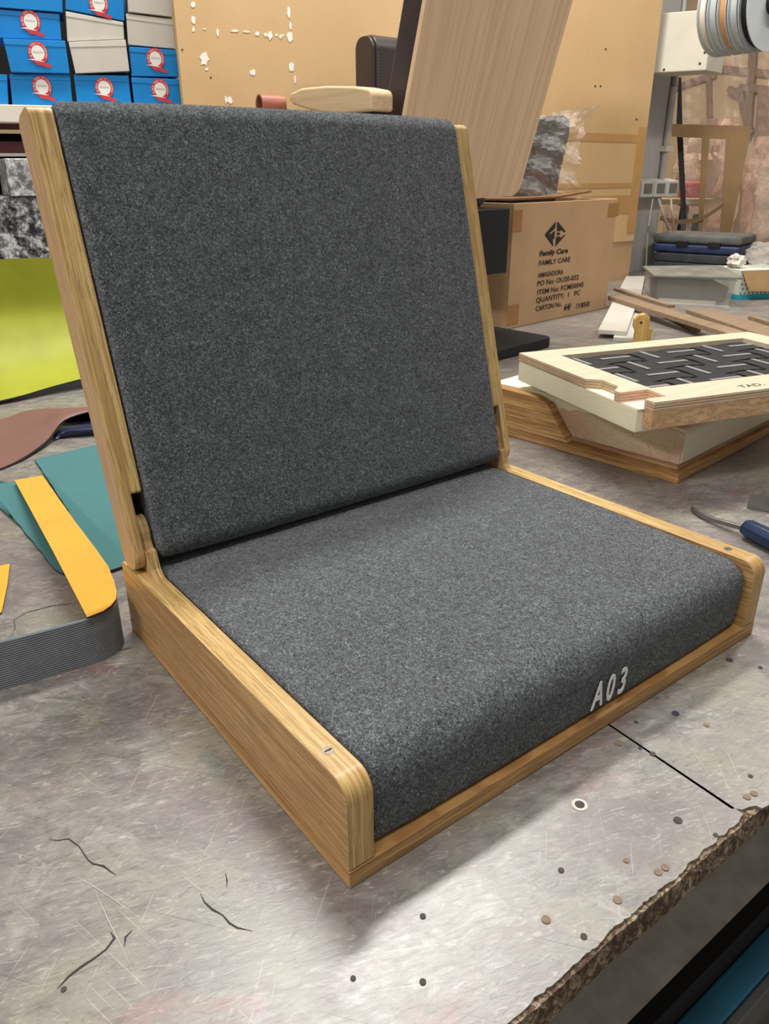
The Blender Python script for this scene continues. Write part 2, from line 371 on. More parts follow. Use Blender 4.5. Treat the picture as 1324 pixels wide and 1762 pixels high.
bm = B(); prism(bm, [(*p, -.0021) for p in core] + [(4.4, 2.25, -.0021), (-1.6, 2.25, -.0021)], (0, 0, -.026)); obj('core_board', bm, 'bench_core', bench)
bm = B(); bx(bm, -1.6, 4.4, -.030, 1.4, -.47, -.45); obj('lower_shelf', bm, 'dusty_board', bench)
bm = B(); bx(bm, -1.6, 4.4, -.085, -.05, -.56, -.5); obj('front_rail', bevel(bm, .003), 'blue_steel', bench)
bm = B(); bx(bm, -1.6, 4.4, -.049, -.0305, -.60, -.4502); obj('shade_strip', bm, 'gap_shade', bench)  # black strip added for the deep shade between shelf and rail
bm = B(); bx(bm, -1.6, 4.4, -.098, -.086, -.565, -.5); obj('rail_trim', bevel(bm, .002), 'grey_steel', bench)
for x in (-1.5, 1.6, 4.3):
    for y in (-.05, 2.1):
        bm = B(); bx(bm, x - .035, x + .035, y - .035 + .03, y + .035 + .03, FZ, -.0281); obj('leg', bm, 'blue_steel', bench)
def flat_path(px, wd, mat, name):
    pts = [PZ(x, y, .0004) for x, y in px]; bm = B(); L, R_ = [], []
    for i, p in enumerate(pts):
        t = (pts[min(i + 1, len(pts) - 1)] - pts[max(i - 1, 0)]).normalized(); nrm = V((-t.y, t.x, 0)) * wd * rnd.uniform(.4, 1) * (.25 if i in (0, len(pts) - 1) else 1)
        L.append(bm.verts.new(p + nrm)); R_.append(bm.verts.new(p - nrm))
    for i in range(len(pts) - 1): bm.faces.new((L[i], L[i + 1], R_[i + 1], R_[i]))
    return obj(name, bm, mat, bench)
for pth in ([(345, 1537), (352, 1552), (366, 1565), (383, 1574), (395, 1588), (408, 1596), (436, 1602)], [(84, 1444), (100, 1446), (118, 1443), (136, 1456), (152, 1480), (160, 1486), (178, 1490), (200, 1506)],
            [(98, 1702), (118, 1680), (140, 1663), (160, 1650), (182, 1634), (197, 1614), (190, 1603)], [(388, 1502), (391, 1515), (390, 1527)], [(172, 1124), (190, 1122), (210, 1118), (228, 1114)], [(214, 1628), (216, 1612), (228, 1600)],
            [(20, 1092), (26, 1080), (24, 1066), (45, 1054), (90, 1042), (130, 1038)]):
    flat_path(pth, .0008, 'crack_dark', 'crack')
for pth in ([(125, 1505), (160, 1524), (200, 1550), (242, 1582)], [(163, 1530), (185, 1580), (205, 1620), (232, 1680)], [(378, 1410), (362, 1450), (340, 1494)], [(300, 1230), (330, 1222), (338, 1218)], [(1230, 1270), (1255, 1300), (1268, 1330), (1278, 1345)], [(1150, 1240), (1190, 1290), (1225, 1338)], [(1215, 1190), (1228, 1182), (1248, 1182)]):
    flat_path(pth, .00028, 'scratch_pale', 'scratch')
holes = [(1256, 1136, 'd', 4), (1163, 1228, 'p', 4), (1065, 1279, 'b', 4), (1095, 1243, 'd', 2), (1148, 1199, 'b', 3), (1216, 1248, 'b', 3), (1124, 1298, 'd', 3), (998, 1385, 'd', 4.5), (1167, 1412, 'd', 4), (1286, 1372, 'b', 3.4), (1298, 1366, 'b', 3.4),
         (1133, 1501, 'b', 3.4), (1145, 1493, 'b', 3.4), (1063, 1549, 'b', 3.6), (940, 1583, 'b', 3.6), (1005, 1612, 'd', 2.6), (1078, 1481, 'b', 2.6), (966, 1498, 'd', 2.6), (1292, 1336, 'd', 2.2), (608, 1684, 'd', 2), (110, 1703, 'd', 2), (1232, 1437, 'd', 2), (1309, 1149, 'd', 2.5), (728, 1690, 'd', 2.4), (728, 1577, 'd', 2.4), (1102, 1288, 'd', 2)]
for hx, hy, k, r in holes:
    p = PZ(hx, hy, 0); bm = B()
    if (hx, hy) == (998, 1385):
        cyl(bm, p + V((0, 0, .0002)), (0, 0, 1), .0062, .0002, 18); obj('hole_rim', bm, 'scratch_pale', bench); bm = B()
    cyl(bm, p + V((0, 0, .0003)), (0, 0, 1), r * .00085, .0004, 14)
    obj('nail_plug', bm, {'d': 'plug_dark', 'b': 'plug_brown', 'p': 'plug_purple'}[k], bench)

# ------------------------------------------------------------------ the folding seat
W, D, H, HB, BT, T = .52, .41, .0895, .0845, .0158, .022
seat = thing('folding_floor_seat', 'oak folding floor seat with charcoal felt cushions and reclined back, in the foreground', 'seat', (W / 2, D / 2, 0))
bm = B(); bx(bm, 0, W, 0, D, 0.0002, BT); obj('base_board', bevel(bm, .0012, 2), 'oak_ply', seat, True)
lug = [(.342, .05), (.342, .084), (.349, .0865), (.3545, .092), (.3605, .1095), (.3675, .1100), (.3705, .116), (.3715, .126), (.376, .135), (.384, .139), (.393, .138), (.401, .130), (.404, .118), (.404, .05)]
lug = [V(p) for p in lug]
for sgn, X in ((1, 0.0), (-1, W)):
    pr = rpoly([(0.0004, BT + .0003), (0.0004, H), (D - .001, HB), (D - .001, BT + .0003)], [0, .0155, .005, 0], 8)
    bm = B(); prism(bm, [(X, p.x, p.y) for p in pr], (sgn * T, 0, 0)); sp = obj('side_panel', bevel(bm, .0012, 2), 'oak_side', seat, True, edge='oak_edge')
    bm = B(); prism(bm, [(X + sgn * .0112, p.x, p.y) for p in rpoly(lug, [0, 0, .003, .003, .001, .001, .003, .005, .008, .008, .008, .008, .004, 0], 3)], (sgn * .0106, 0, 0)); obj('hinge_lug', bevel(bm, .0005, 1), 'oak_back_side', seat, True, edge='oak_lug')
    sx, sy = X + sgn * .011, .038
    bm = B(); cyl(bm, (sx, sy, H - .0036), (0, 0, 1), .0042, .0034, 20); bolt = obj('panel_bolt', bm, 'bolt_steel', sp, True)
    bm = B(); bx(bm, sx - .0028, sx + .0028, sy - .0005, sy + .0005, H - .0003, H + .00012); obj('bolt_slot', bm, 'plug_dark', sp)
# seat cushion: rounded profile in y,z lofted along x with soft ends
def cushion(bm, prof, x0, x1, r, place, crown=.004, nx=26):
    secs = []
    xs = []
    for k in range(5): a = k / 5 * math.pi / 2; xs.append((x0 + r * (1 - math.sin(a)) * 0 + r * (1 - math.cos(a)), r * (1 - math.sin(a))))
    xs = [(x0 + r * (1 - math.cos(a)), r * (1 - math.sin(a))) for a in [k / 5 * math.pi / 2 for k in range(5)]]
    mid = [x0 + r + (x1 - x0 - 2 * r) * k / nx for k in range(nx + 1)]
    rows = xs + [(x, 0) for x in mid] + [(x1 - (x - x0), i) for x, i in xs[::-1]]
    for x, i in rows:
        t = (x - x0) / (x1 - x0) * 2 - 1; cr = crown * (1 - t ** 4)
        pf = inset2(prof, i - cr); secs.append([place(x, p) for p in pf])
    return loft(bm, secs)
prof = rpoly([(.0095, BT + .001), (.0052, .088), (.20, .0895), (.402, .086), (.402, BT + .001)], [.006, .025, 0, .012, .004], 9)
dense = []
for i, p in enumerate(prof):
    q = prof[(i + 1) % len(prof)]; n = max(1, int((q - p).length / .012))
    dense += [p.lerp(q, k / n) for k in range(n)]
bm = B(); cushion(bm, dense, T + .0022, W - T - .0022, .007, lambda x, p: V((x, p.x, max(p.y, BT + .0006))), .0028)
sc = obj('seat_cushion', bm, 'grey_felt', seat, True, auto=False)
tb = B(); ta = PY(1010, 1222, .0052); ta = V((.2535, .0038, .0272))
text_mesh(tb, 'A', ta, (1, 0, 0), (0, .03, 1), .0365, .0012, .22, .0150, .012)
text_mesh(tb, '0', ta + V((.0205, 0, .0)), (1, 0, 0), (0, .03, 1), .0365, .0012, .22, .0105, .012)
text_mesh(tb, '3', ta + V((.0365, 0, .0)), (1, 0, 0), (0, .03, 1), .0365, .0012, .22, .0110, .012)
for f_ in list(tb.faces): pass
r_ = bmesh.ops.extrude_face_region(tb, geom=list(tb.faces))
for v in [g for g in r_['geom'] if isinstance(g, bmesh.types.BMVert)]: v.co.y -= .0007
tag(obj('embroidered_number', tb, 'thread_white', sc), 'white embroidered A03')
# back rest
OY, OZ = .3765, .087
def bk(x, n, s): return V((x, OY + s * math.sin(TH) - n * math.cos(TH), OZ + s * math.cos(TH) + n * math.sin(TH)))
NF, NR, LS, SN = .0185, -.0195, .4275, .076
for sgn, X in ((1, 0.0), (-1, W)):
    # outer half runs down to a round end, inner half stops at the notch
    o1 = rpoly([(NR, 0), (NR, LS), (NF, LS), (NF, 0)], [.017, .012, .008, .017], 8)
    o2 = rpoly([(NR, SN), (NR, LS), (NF, LS), (NF, SN)], [.001, .012, .008, .003], 8)
    bm = B(); prism(bm, [bk(X, p.x, p.y) for p in o1], (sgn * .0112, 0, 0)); bevel(bm, .0013, 2)
    st = obj('back_stile', bm, 'oak_back_side', seat, True, edge='oak_edge')
    bm = B(); prism(bm, [bk(X + sgn * .0106, p.x, p.y) for p in o2], (sgn * .0116, 0, 0)); bevel(bm, .0011, 2); obj('stile_inner_half', bm, 'oak_back_side', st, True, edge='oak_edge')
    hp_ = rpoly([(-.0175, .050), (-.0175, .0755), (-.002, .0755), (-.002, .050)], .002, 2)
    bm = B(); prism(bm, [bk(X + sgn * .0116, p.x, p.y) for p in hp_], (sgn * .0128, 0, 0)); obj('notch_shade_filler', bm, 'gap_shade', st)  # added black filler, puts the dark of the notch into colour
    bm = B(); cyl(bm, bk(X + sgn * .0113, 0, .03), (sgn, 0, 0), .005, .014, 14); obj('pivot_bolt', bm, 'plug_dark', st, True)
pb = rpoly([(-.015, .006), (-.015, .432), (.0265, .434), (.0265, .006)], [.006, .016, .024, .017], 9)
dense = []
for i, p in enumerate(pb):
    q = pb[(i + 1) % len(pb)]; n = max(1, int((q - p).length / .012)); dense += [p.lerp(q, k / n) for k in range(n)]
bm = B(); cushion(bm, dense, T + .0022, W - T - .0022, .007, lambda x, p: bk(x, p.x, p.y), .0028)
bc_ = obj('back_cushion', bm, 'grey_felt', seat, True, auto=False)

# ------------------------------------------------------------------ second seat frame with loose foam and a webbed frame (right)
c0 = PZ(1166, 833); e1 = (PZ(1324, 748) - c0).normalized(); e2 = V((-e1.y, e1.x, 0)); up = V((0, 0, 1))
tray = thing('seat_base_tray', 'bare oak seat base with one cut-away side panel, behind the upholstered seat', 'seat base', c0 + e1 * .26 + e2 * .2)
bm = B(); obox(bm, c0 + up * .0002, e1 * .52, e2 * .41, up * .0158); obj('base_board', bevel(bm, .0012), 'oak_ply', tray, True)
for k in (0, 1):
    o = c0 + e1 * (0 if k == 0 else .5)
    pts = rpoly([(.205, .0162), (.255, .078), (.285, .086), (.41, .088), (.41, .0162)], [0, .006, .01, .004, 0], 4)
    bm = B(); prism(bm, [o + e2 * p.x + up * p.y for p in pts], e1 * .02); obj('side_panel', bevel(bm, .0015), 'oak_ply', tray, True)
bm = B(); obox(bm, c0 + e1 * .018 + e2 * .012 + up * .0163, e1 * .48, e2 * .385, up * .007); obj('ply_strip', bm, 'ply_side', tray)
fb = thing('foam_block', 'thick cream foam block with glue-stained side lying in the bare seat base', 'foam block', c0 + e1 * .26 + e2 * .2 + up * .0236)
fo = c0 + e1 * .022 + e2 * .006 + up * .0236
pts = rpoly([(0.004, 0), (0, .058), (.2, .066), (.39, .064), (.39, 0)], [0, .012, 0, .006, 0], 4)
bm = B(); prism(bm, [fo + e2 * p.x + up * p.y + e1 * .0015 for p in pts], e1 * .47); fm = obj('foam_body', bevel(bm, .003, 2), 'foam', fb, True)
# glued, ragged face on the tray's open side
rg = random.Random(5); topr = []
for k in range(25):
    t = k / 24; topr.append((.004 + .245 * t, .050 + .006 * math.sin(t * 5) + rg.uniform(-.0025, .0025)))
bm = B(); prism(bm, [fo + e2 * a + up * b for a, b in [(.006, .0)] + topr + [(.205, .0)]], e1 * .002); obj('glued_face', bm, 'foam_glued', fb)
# upper webbed frame
ZT = .151
Lp, Np = PZ(894, 607, ZT), PZ(1115, 694, ZT); f2 = (Np - Lp); FD = f2.length; f2.normalize(); f1 = V((-f2.y, f2.x, 0)); FW = .53
wf = thing('webbed_frame', 'plywood cushion frame with woven black webbing resting upside down on the foam block', 'cushion frame', Lp + f1 * FW / 2 + f2 * FD / 2 - up * .06)
def F(a, b, z=0): return Lp + f1 * a + f2 * b + up * z   # a across, b towards the viewer
bw = .058
ns = [(0, 0), (0, .205), (.022, .222), (.022, .262), (.004, .285), (.004, FD - .055), (.055, FD - .055), (.055, FD - .012), (.012, FD - .012), (.012, FD), (FW, FD), (FW, 0)]
io = rpoly([(bw, bw * .8), (bw, FD - bw * 1.15), (FW - bw, FD - bw * 1.15), (FW - bw, bw * .8)], .012, 4)
# ply top: built from four rails so that the opening is real
bm = B()
rails = [('left', [(0, 0), (0, .205), (.02, .22), (.02, .262), (.0, .28), (0, FD - .062), (.05, FD - .062), (.05, FD - .02), (bw, FD - .02), (bw, 0)]), ('right', [(FW - bw, 0), (FW - bw, FD), (FW, FD), (FW, 0)]), ('back', [(bw, 0), (bw, bw * .8), (FW - bw, bw * .8), (FW - bw, 0)]), ('front', [(bw, FD - bw * 1.15), (bw, FD - .0205), (.012, FD - .0205), (.012, FD), (FW - bw, FD), (FW - bw, FD - bw * 1.15)])]
for nm, pl in rails:
    bm = B(); prism(bm, [F(a, b) for a, b in pl], (0, 0, -.014)); rail = obj('ply_rail', bm, 'birch_ply', wf)
    for k in range(3):     # visible veneer layers on the sawn edges
        bm = B(); prism(bm, [F(a, b, -.0035 - k * .004) for a, b in [((x - FW / 2) * 1.0012 + FW / 2, (y - FD / 2) * 1.0012 + FD / 2) for x, y in pl]], (0, 0, -.0016)); obj('veneer_layer', bm, 'ply_side', rail)
bm = B(); obox(bm, F(.012, FD, -.0142), f1 * (FW - .012), f2 * -.018, up * -.026); obj('front_board', bm, 'board_side', wf)
bm = B(); obox(bm, F(.0, .0, -.0142), f1 * .06, f2 * (FD - .02), up * -.036); bevel(bm, .003); fo2 = obj('foam_edge', bm, 'foam', wf, True)
bm = B(); obox(bm, F(FW - .06, .0, -.0142), f1 * .06, f2 * (FD - .02), up * -.036); obj('foam_edge', bm, 'foam', wf)
bm = B(); obox(bm, F(.061, .0, -.0142), f1 * (FW - .122), f2 * .05, up * -.036); obj('foam_edge', bm, 'foam', wf)
bm = B(); obox(bm, F(.061, .051, -.0145), f1 * (FW - .122), f2 * (FD - .075), up * -.016); obj('foam_pad', bm, 'pink_tape', wf)
bm = B(); obox(bm, F(.001, FD - .066, -.0141), f1 * .05, f2 * .048, up * -.001); obj('pink_lining', bm, 'pink_tape', wf)
# woven straps, over and under
x0, x1, y0, y1 = bw - .004, FW - bw + .004, bw * .8 - .004, FD - bw * 1.15 + .004
nx_, ny_ = 6, 4; sw = .0565
for i in range(nx_):
    a = x0 + .030 + (x1 - x0 - .06) * i / (nx_ - 1); secs = []
    for k in range(41):
        t = k / 40; b = y0 + (y1 - y0) * t; j = (b - y0 - .03) / ((y1 - y0 - .06) / (ny_ - 1)); z = -.009 + .0018 * math.cos(math.pi * (j + i))
        secs.append([F(a - sw / 2, b, z), F(a + sw / 2, b, z), F(a + sw / 2, b, z - .0015), F(a - sw / 2, b, z - .0015)])
    bm = B(); loft(bm, secs); st = obj('webbing_strap', bm, 'webbing', wf)
    for j in range(ny_):
        if (i + j) % 2 == 0:
            b = y0 + .03 + (y1 - y0 - .06) * j / (ny_ - 1)
            bm = B(); obox(bm, F(a - .004, b - sw * .5, -.0069), f1 * .0022, f2 * sw, up * .0004); obox(bm, F(a + .0005, b - sw * .5, -.0069), f1 * .0022, f2 * sw, up * .0004); obj('woven_stripe', bm, 'web_stripe', st)
for j in range(ny_):
    b = y0 + .03 + (y1 - y0 - .06) * j / (ny_ - 1); secs = []
    for k in range(49):
        t = k / 48; a = x0 + (x1 - x0) * t; i = (a - x0 - .03) / ((x1 - x0 - .06) / (nx_ - 1)); z = -.009 - .0018 * math.cos(math.pi * (j + i))
        secs.append([F(a, b - sw / 2, z), F(a, b + sw / 2, z), F(a, b + sw / 2, z - .0015), F(a, b - sw / 2, z - .0015)])
    bm = B(); loft(bm, secs); st = obj('webbing_strap', bm, 'webbing', wf)
    for i in range(nx_):
        if (i + j) % 2 == 1:
            a = x0 + .03 + (x1 - x0 - .06) * i / (nx_ - 1)
            bm = B(); obox(bm, F(a - sw * .55, b - .004, -.0069), f1 * sw * 1.1, f2 * .0022, up * .0004); obox(bm, F(a - sw * .55, b + .0005, -.0069), f1 * sw * 1.1, f2 * .0022, up * .0004); obj('woven_stripe', bm, 'web_stripe', st)
tb = B(); text_mesh(tb, 'TAD.', F(.187, FD - .016, .0002), f1, -f2, .018, .0002, .1, .044); obj('pencil_mark', tb, 'black_print', wf)

# ------------------------------------------------------------------ hammer and screwdriver
hp = PZ(1290, 876) + V((0, 0, .001)); h1 = PZ(1312, 880) - hp; h1.z = 0; h1.normalize(); h2 = V((-h1.y, h1.x, 0)); hw = .026
ham = thing('hammer', 'steel hammer lying on the bench near the right edge', 'hammer', hp + h1 * .1 + h2 * .05)
def sq(c, s, hgt, a=h1):
    return [c + a * (-s / 2) + up * .0004, c + a * (s / 2) + up * .0004, c + a * (s / 2) + up * hgt, c + a * (-s / 2) + up * hgt]
bm = B(); dirh = (h2 * .8 + h1 * .45).normalized()
loft(bm, [sq(hp + h1 * .011, .024, .021), sq(hp + h1 * .013 + dirh * .026, .024, .022), sq(hp + h1 * .018 + dirh * .040, .016, .024), sq(hp + h1 * .024 + dirh * .056, .022, .029), sq(hp + h1 * .030 + dirh * .088, .022, .029), sq(hp + h1 * .032 + dirh * .12, .017, .021)])
obj('hammer_head', bevel(bm, .0025, 2), 'steel', ham, True)
ho = hp + h1 * .036 + dirh * .068 + up * .0165
bm = B(); tube(bm, [ho, ho + h1 * .1 - up * .001, ho + h1 * .27 - up * .002], [.010, .012, .015], 12); obj('handle', bm, 'pine', ham, True)
sp0 = PZ(1192, 874, .003); sp1 = PZ(1284, 910, .012); sdv = (sp1 - sp0); sdv.z = 0; sdv.normalize(); sdn = V((-sdv.y, sdv.x, 0))
scr = thing('screwdriver', 'bent steel screwdriver with dark blue handle beside the oak side panel', 'screwdriver', sp1 * 1)
path = bezier([sp0, PZ(1200, 882, .004), PZ(1216, 890, .005), PZ(1245, 899, .008), sp1, sp1 + sdv * .01], 5)
bm = B(); tube(bm, path, [.0025 + .0013 * min(1, k / 10) for k in range(len(path))], 10); obj('blade', bm, 'steel', scr, True)
hs = []
for t, s in ((0, .010), (.004, .0125), (.03, .0135), (.09, .0135), (.105, .011)):
    c = sp1 + sdv * t; c.z = .0142; n8 = []
    for k in range(8): a = math.pi / 8 + k * math.pi / 4; n8.append(c + sdn * (s * math.cos(a)) + up * (s * math.sin(a)))
    hs.append(n8)
bm = B(); loft(bm, hs); obj('handle', bevel(bm, .001, 2), 'navy_plastic', scr, True)

# ------------------------------------------------------------------ leather offcuts on the left
def sheet(name, rows, th, mats, label, cat, group=None, nsub=6):
    """a bent sheet: rows of points from near to far, made smooth both ways, with thickness"""
    R1 = [bezier(r, nsub) for r in rows]; cols = list(zip(*R1)); C2 = [bezier(c, nsub) for c in cols]; G = list(zip(*C2))
    bm = B(); top = [[bm.verts.new(p) for p in r] for r in G]
    for a, b in zip(top, top[1:]):
        for i in range(len(a) - 1): bm.faces.new((a[i], a[i + 1], b[i + 1], b[i]))
    bm.normal_update()
    if sum(f_.normal.dot(CP - f_.calc_center_median()) for f_ in bm.faces) < 0:
        for f_ in bm.faces: f_.normal_flip()
    bm.normal_update(); nv = {v: v.normal.copy() for v in bm.verts}; n0, m0 = len(top), len(top[0])
    bot = [[bm.verts.new(v.co - nv[v] * th) for v in r] for r in top]
    for a, b in zip(bot, bot[1:]):
        for i in range(len(a) - 1): bm.faces.new((a[i], b[i], b[i + 1], a[i + 1])).material_index = 1
    ring = lambda g: g[0] + [r[-1] for r in g[1:]] + g[-1][-2::-1] + [r[0] for r in g[-2:0:-1]]
    ra, rbm = ring(top), ring(bot)
    for i in range(len(ra)): bm.faces.new((ra[i], ra[(i + 1) % len(ra)], rbm[(i + 1) % len(ra)], rbm[i])).material_index = 1
    return tag(obj(name, bm, mats, None, True), label, cat, group)
def flat(name, px, z, th, mats, label, cat, jag=.0, zf=None):
    pts = []
    for i, (x, y) in enumerate(px):
        x2, y2 = px[(i + 1) % len(px)]; n = max(1, int(math.hypot(x2 - x, y2 - y) / 9)) if jag else 1
        for k in range(n):
            t = k / n; xx, yy = x + (x2 - x) * t, y + (y2 - y) * t; p = PZ(xx, yy, zf(xx, yy) if zf else z)
            if jag and k: p += V((rnd.uniform(-jag, jag), rnd.uniform(-jag, jag), 0))
            pts.append(p)
    bm = B(); prism(bm, pts, (0, 0, -th))
    bm.normal_update()
    for f_ in bm.faces:
        if len(f_.verts) == 4 and len(pts) != 4: f_.material_index = 1
    return tag(obj(name, bm, mats), label, cat)
LEA = 'loose leather pieces on the bench'
flat('leather_offcut', [(60, 790), (163, 766), (300, 738), (330, 930), (215, 973), (184, 983), (112, 870)], .0042, .004, ['teal_leather', 'suede_edge'], 'large teal leather piece lying flat beside the oak back stile', 'leather piece', .0006)
flat('leather_offcut', [(-40, 838), (24, 829), (72, 822), (112, 872), (182, 984), (118, 984), (108, 986), (96, 980), (0, 862), (-40, 812)], .0036, .0034, ['teal_leather', 'suede_edge'], 'narrow teal leather piece partly under the mustard strip, at the left edge', 'leather piece', .0006)
zf = lambda x, y: .0105 + max(0, min(1, (y - 822) / 215)) * .0455
must = [(25, 826), (73, 818), (130, 898), (165, 944), (186, 974), (196, 998), (201, 1018), (200, 1030), (192, 1041), (178, 1051), (150, 1062), (92, 950)]
flat('leather_strip', must, 0, .002, ['mustard_leather', 'suede_edge'], 'long mustard yellow leather strip running down onto the grey ribbed band', 'leather piece', 0, zf)
flat('leather_strip', [(-60, 985), (17, 970), (13, 1005), (3, 1052), (-60, 1120)], .0022, .002, ['mustard_leather', 'suede_edge'], 'small pointed mustard leather scrap cut off by the left edge', 'leather piece')
# ribbed grey band standing on edge
top = bezier([PZ(x, y, .052) for x, y in ((-120, 1132), (-40, 1113), (60, 1088), (150, 1064), (180, 1052), (195, 1041), (200, 1030), (197, 1016))], 8)
secs = []
for i, p in enumerate(top):
    t = (top[min(i + 1, len(top) - 1)] - top[max(i - 1, 0)]); t.z = 0; t.normalize(); nn = V((t.y, -t.x, 0))
    s = [];  NRIB = 22
    for k in range(NRIB * 2 + 1):
        z = .0004 + .0516 * k / (NRIB * 2) - .0008 * (k > 0); s.append(V((p.x, p.y, z)) + nn * (.0009 if k % 2 else 0))
    s += [V((p.x, p.y, .051)) - nn * .003, V((p.x, p.y, .0004)) - nn * .003]
    secs.append(s)
bm = B(); loft(bm, secs); tag(obj('ribbed_band', bm, 'rubber_grey'), 'grey ribbed rubber band standing on edge under the mustard strip', 'rubber band')
# lime sheet, brown and navy pieces
rows = []
zt = PY(30, 447, 1.655).z
for y_, z_ in ((1.435, .008), (1.505, .018), (1.575, .045), (1.632, .095), (1.665, .165), (1.655, zt)):
    f_ = min(1, z_ / .12)
    rows.append([V((x_, y_ + (.02 if x_ > .2 else 0) * (1 - f_) - .03 * f_ * (x_ - .1) ** 2 * 4, z_ + (1 - f_) * (0 if x_ < .15 else (x_ - .15) * .14) + .003 * math.sin(x_ * 9))) for x_ in (-.3, -.1, .1, .22, .36, .52)])
sheet('leather_sheet', rows, .003, ['lime_leather', 'suede_edge'], 'curved lime green leather sheet rising behind the brown leather', 'leather piece')
rows = [[PZ(-80, 835, .004), PZ(0, 806, .004), PZ(40, 787, .006), PZ(80, 758, .012), PZ(112, 722, .028), PZ(170, 704, .035)],
        [PZ(-80, 775, .004), PZ(0, 760, .006), PZ(40, 740, .012), PZ(78, 724, .024), PZ(112, 712, .034), PZ(170, 701, .037)],
        [PZ(-80, 738, .004), PZ(0, 722, .008), PZ(40, 708, .018), PZ(78, 703, .028), PZ(112, 702, .034), PZ(170, 698, .037)]]
sheet('leather_offcut', rows, .004, ['brown_leather', 'suede_edge'], 'brown leather piece with a curled edge at the left', 'leather piece')
rows = [[PZ(92, 757, .003), PZ(110, 752, .003), PZ(155, 748, .003), PZ(220, 742, .003)], [PZ(92, 744, .006), PZ(110, 738, .016), PZ(155, 734, .018), PZ(220, 728, .018)], [PZ(92, 732, .004), PZ(110, 728, .004), PZ(155, 722, .004), PZ(220, 716, .004)], [PZ(92, 720, .005), PZ(110, 716, .016), PZ(155, 711, .022), PZ(220, 704, .022)]]
sheet('leather_offcut', rows, .002, ['navy_leather', 'suede_edge'], 'folded navy leather piece tucked under the brown leather', 'leather piece')
# marbled boxes behind the lime sheet
ma, mb_ = PD(-60, 300, 1.98), PD(95, 300, 2.02); md = mb_ - ma; md.z = 0; ml = md.length; md.normalize(); mn = V((-md.y, md.x, 0))
g = V((ma.x, ma.y, 0)); zt = PD(30, 338, 2.0).z; zu = PD(30, 273, 2.0).z
bm = B(); obox(bm, g + up * .0003, md * ml, mn * .22, up * (zt - .0003)); tag(obj('marbled_box', bevel(bm, .002), 'marble_dark'), 'large box covered in black and white marbled paper, behind the lime leather', 'box')
q0 = PP(14, 300, ma, mn); q0.z = 0; o2 = g + md * ((q0 - g).dot(md)) 
bm = B(); obox(bm, V((o2.x, o2.y, zt + .0004)) - mn * .012, md * .16, (mn - md * .35) * .18, up * (zu - zt)); tag(obj('marbled_box', bevel(bm, .002), 'marble_light'), 'smaller pale marbled box on top of the dark marbled one', 'box')

# ------------------------------------------------------------------ shelf with blue and white cartons (back left)
sa, sb_ = V((.365, 2.09, 0)), V((.805, 1.955, 0)); sdir = (sb_ - sa).normalized(); sback = V((-sdir.y, sdir.x, 0)); ZS = PP(60, 181, sa, sback).z
shelf = thing('storage_shelf', 'white-edged shelf with dark red steel supports carrying the cartons', 'shelf', V((.4, 2.25, 0)))
so = sa - sdir * .75
bm = B(); obox(bm, V((so.x, so.y, ZS - .042)) - sback * .012, sdir * 1.235, sback * .4, up * .0415); obj('shelf_board', bevel(bm, .002), 'shelf_white', shelf)
bm = B(); obox(bm, V((so.x, so.y, ZS - .055)) + sback * .05, sdir * 1.235, sback * .03, up * .0125); obj('steel_lip', bm, 'maroon_steel', shelf)
bm = B(); obox(bm, V((so.x, so.y, ZS + .001)) + sback * .3, sdir * 1.235, sback * .01, up * .7); obj('gap_shade_sheet', bm, 'gap_shade', shelf)  # black sheet added to put shade into the gaps between cartons
bm = B(); obox(bm, V((so.x, so.y, .012)) + sback * .3, sdir * 1.235, sback * .01, up * (ZS - .068)); obj('gap_shade_sheet', bm, 'gap_shade', shelf)  # added black sheet standing for the dark void below the shelf
zr = PP(30, 262, sa, sback).z
bm = B(); obox(bm, V((so.x, so.y, zr)) + sback * .06, sdir * 1.235, sback * .03, up * .028); obj('cross_rail', bm, 'maroon_steel', shelf)
bm = B(); obox(bm, V((so.x, so.y, zr - .009)) + sback * .055, sdir * 1.235, sback * .03, up * .008); obj('label_strip', bm, 'white_metal', shelf)
for t in (.02, 1.16):
    bm = B(); obox(bm, V((so.x, so.y, 0.0004)) + sdir * t + sback * .1, sdir * .04, sback * .2, up * (ZS - .0425)); obj('post', bm, 'maroon_steel', shelf)
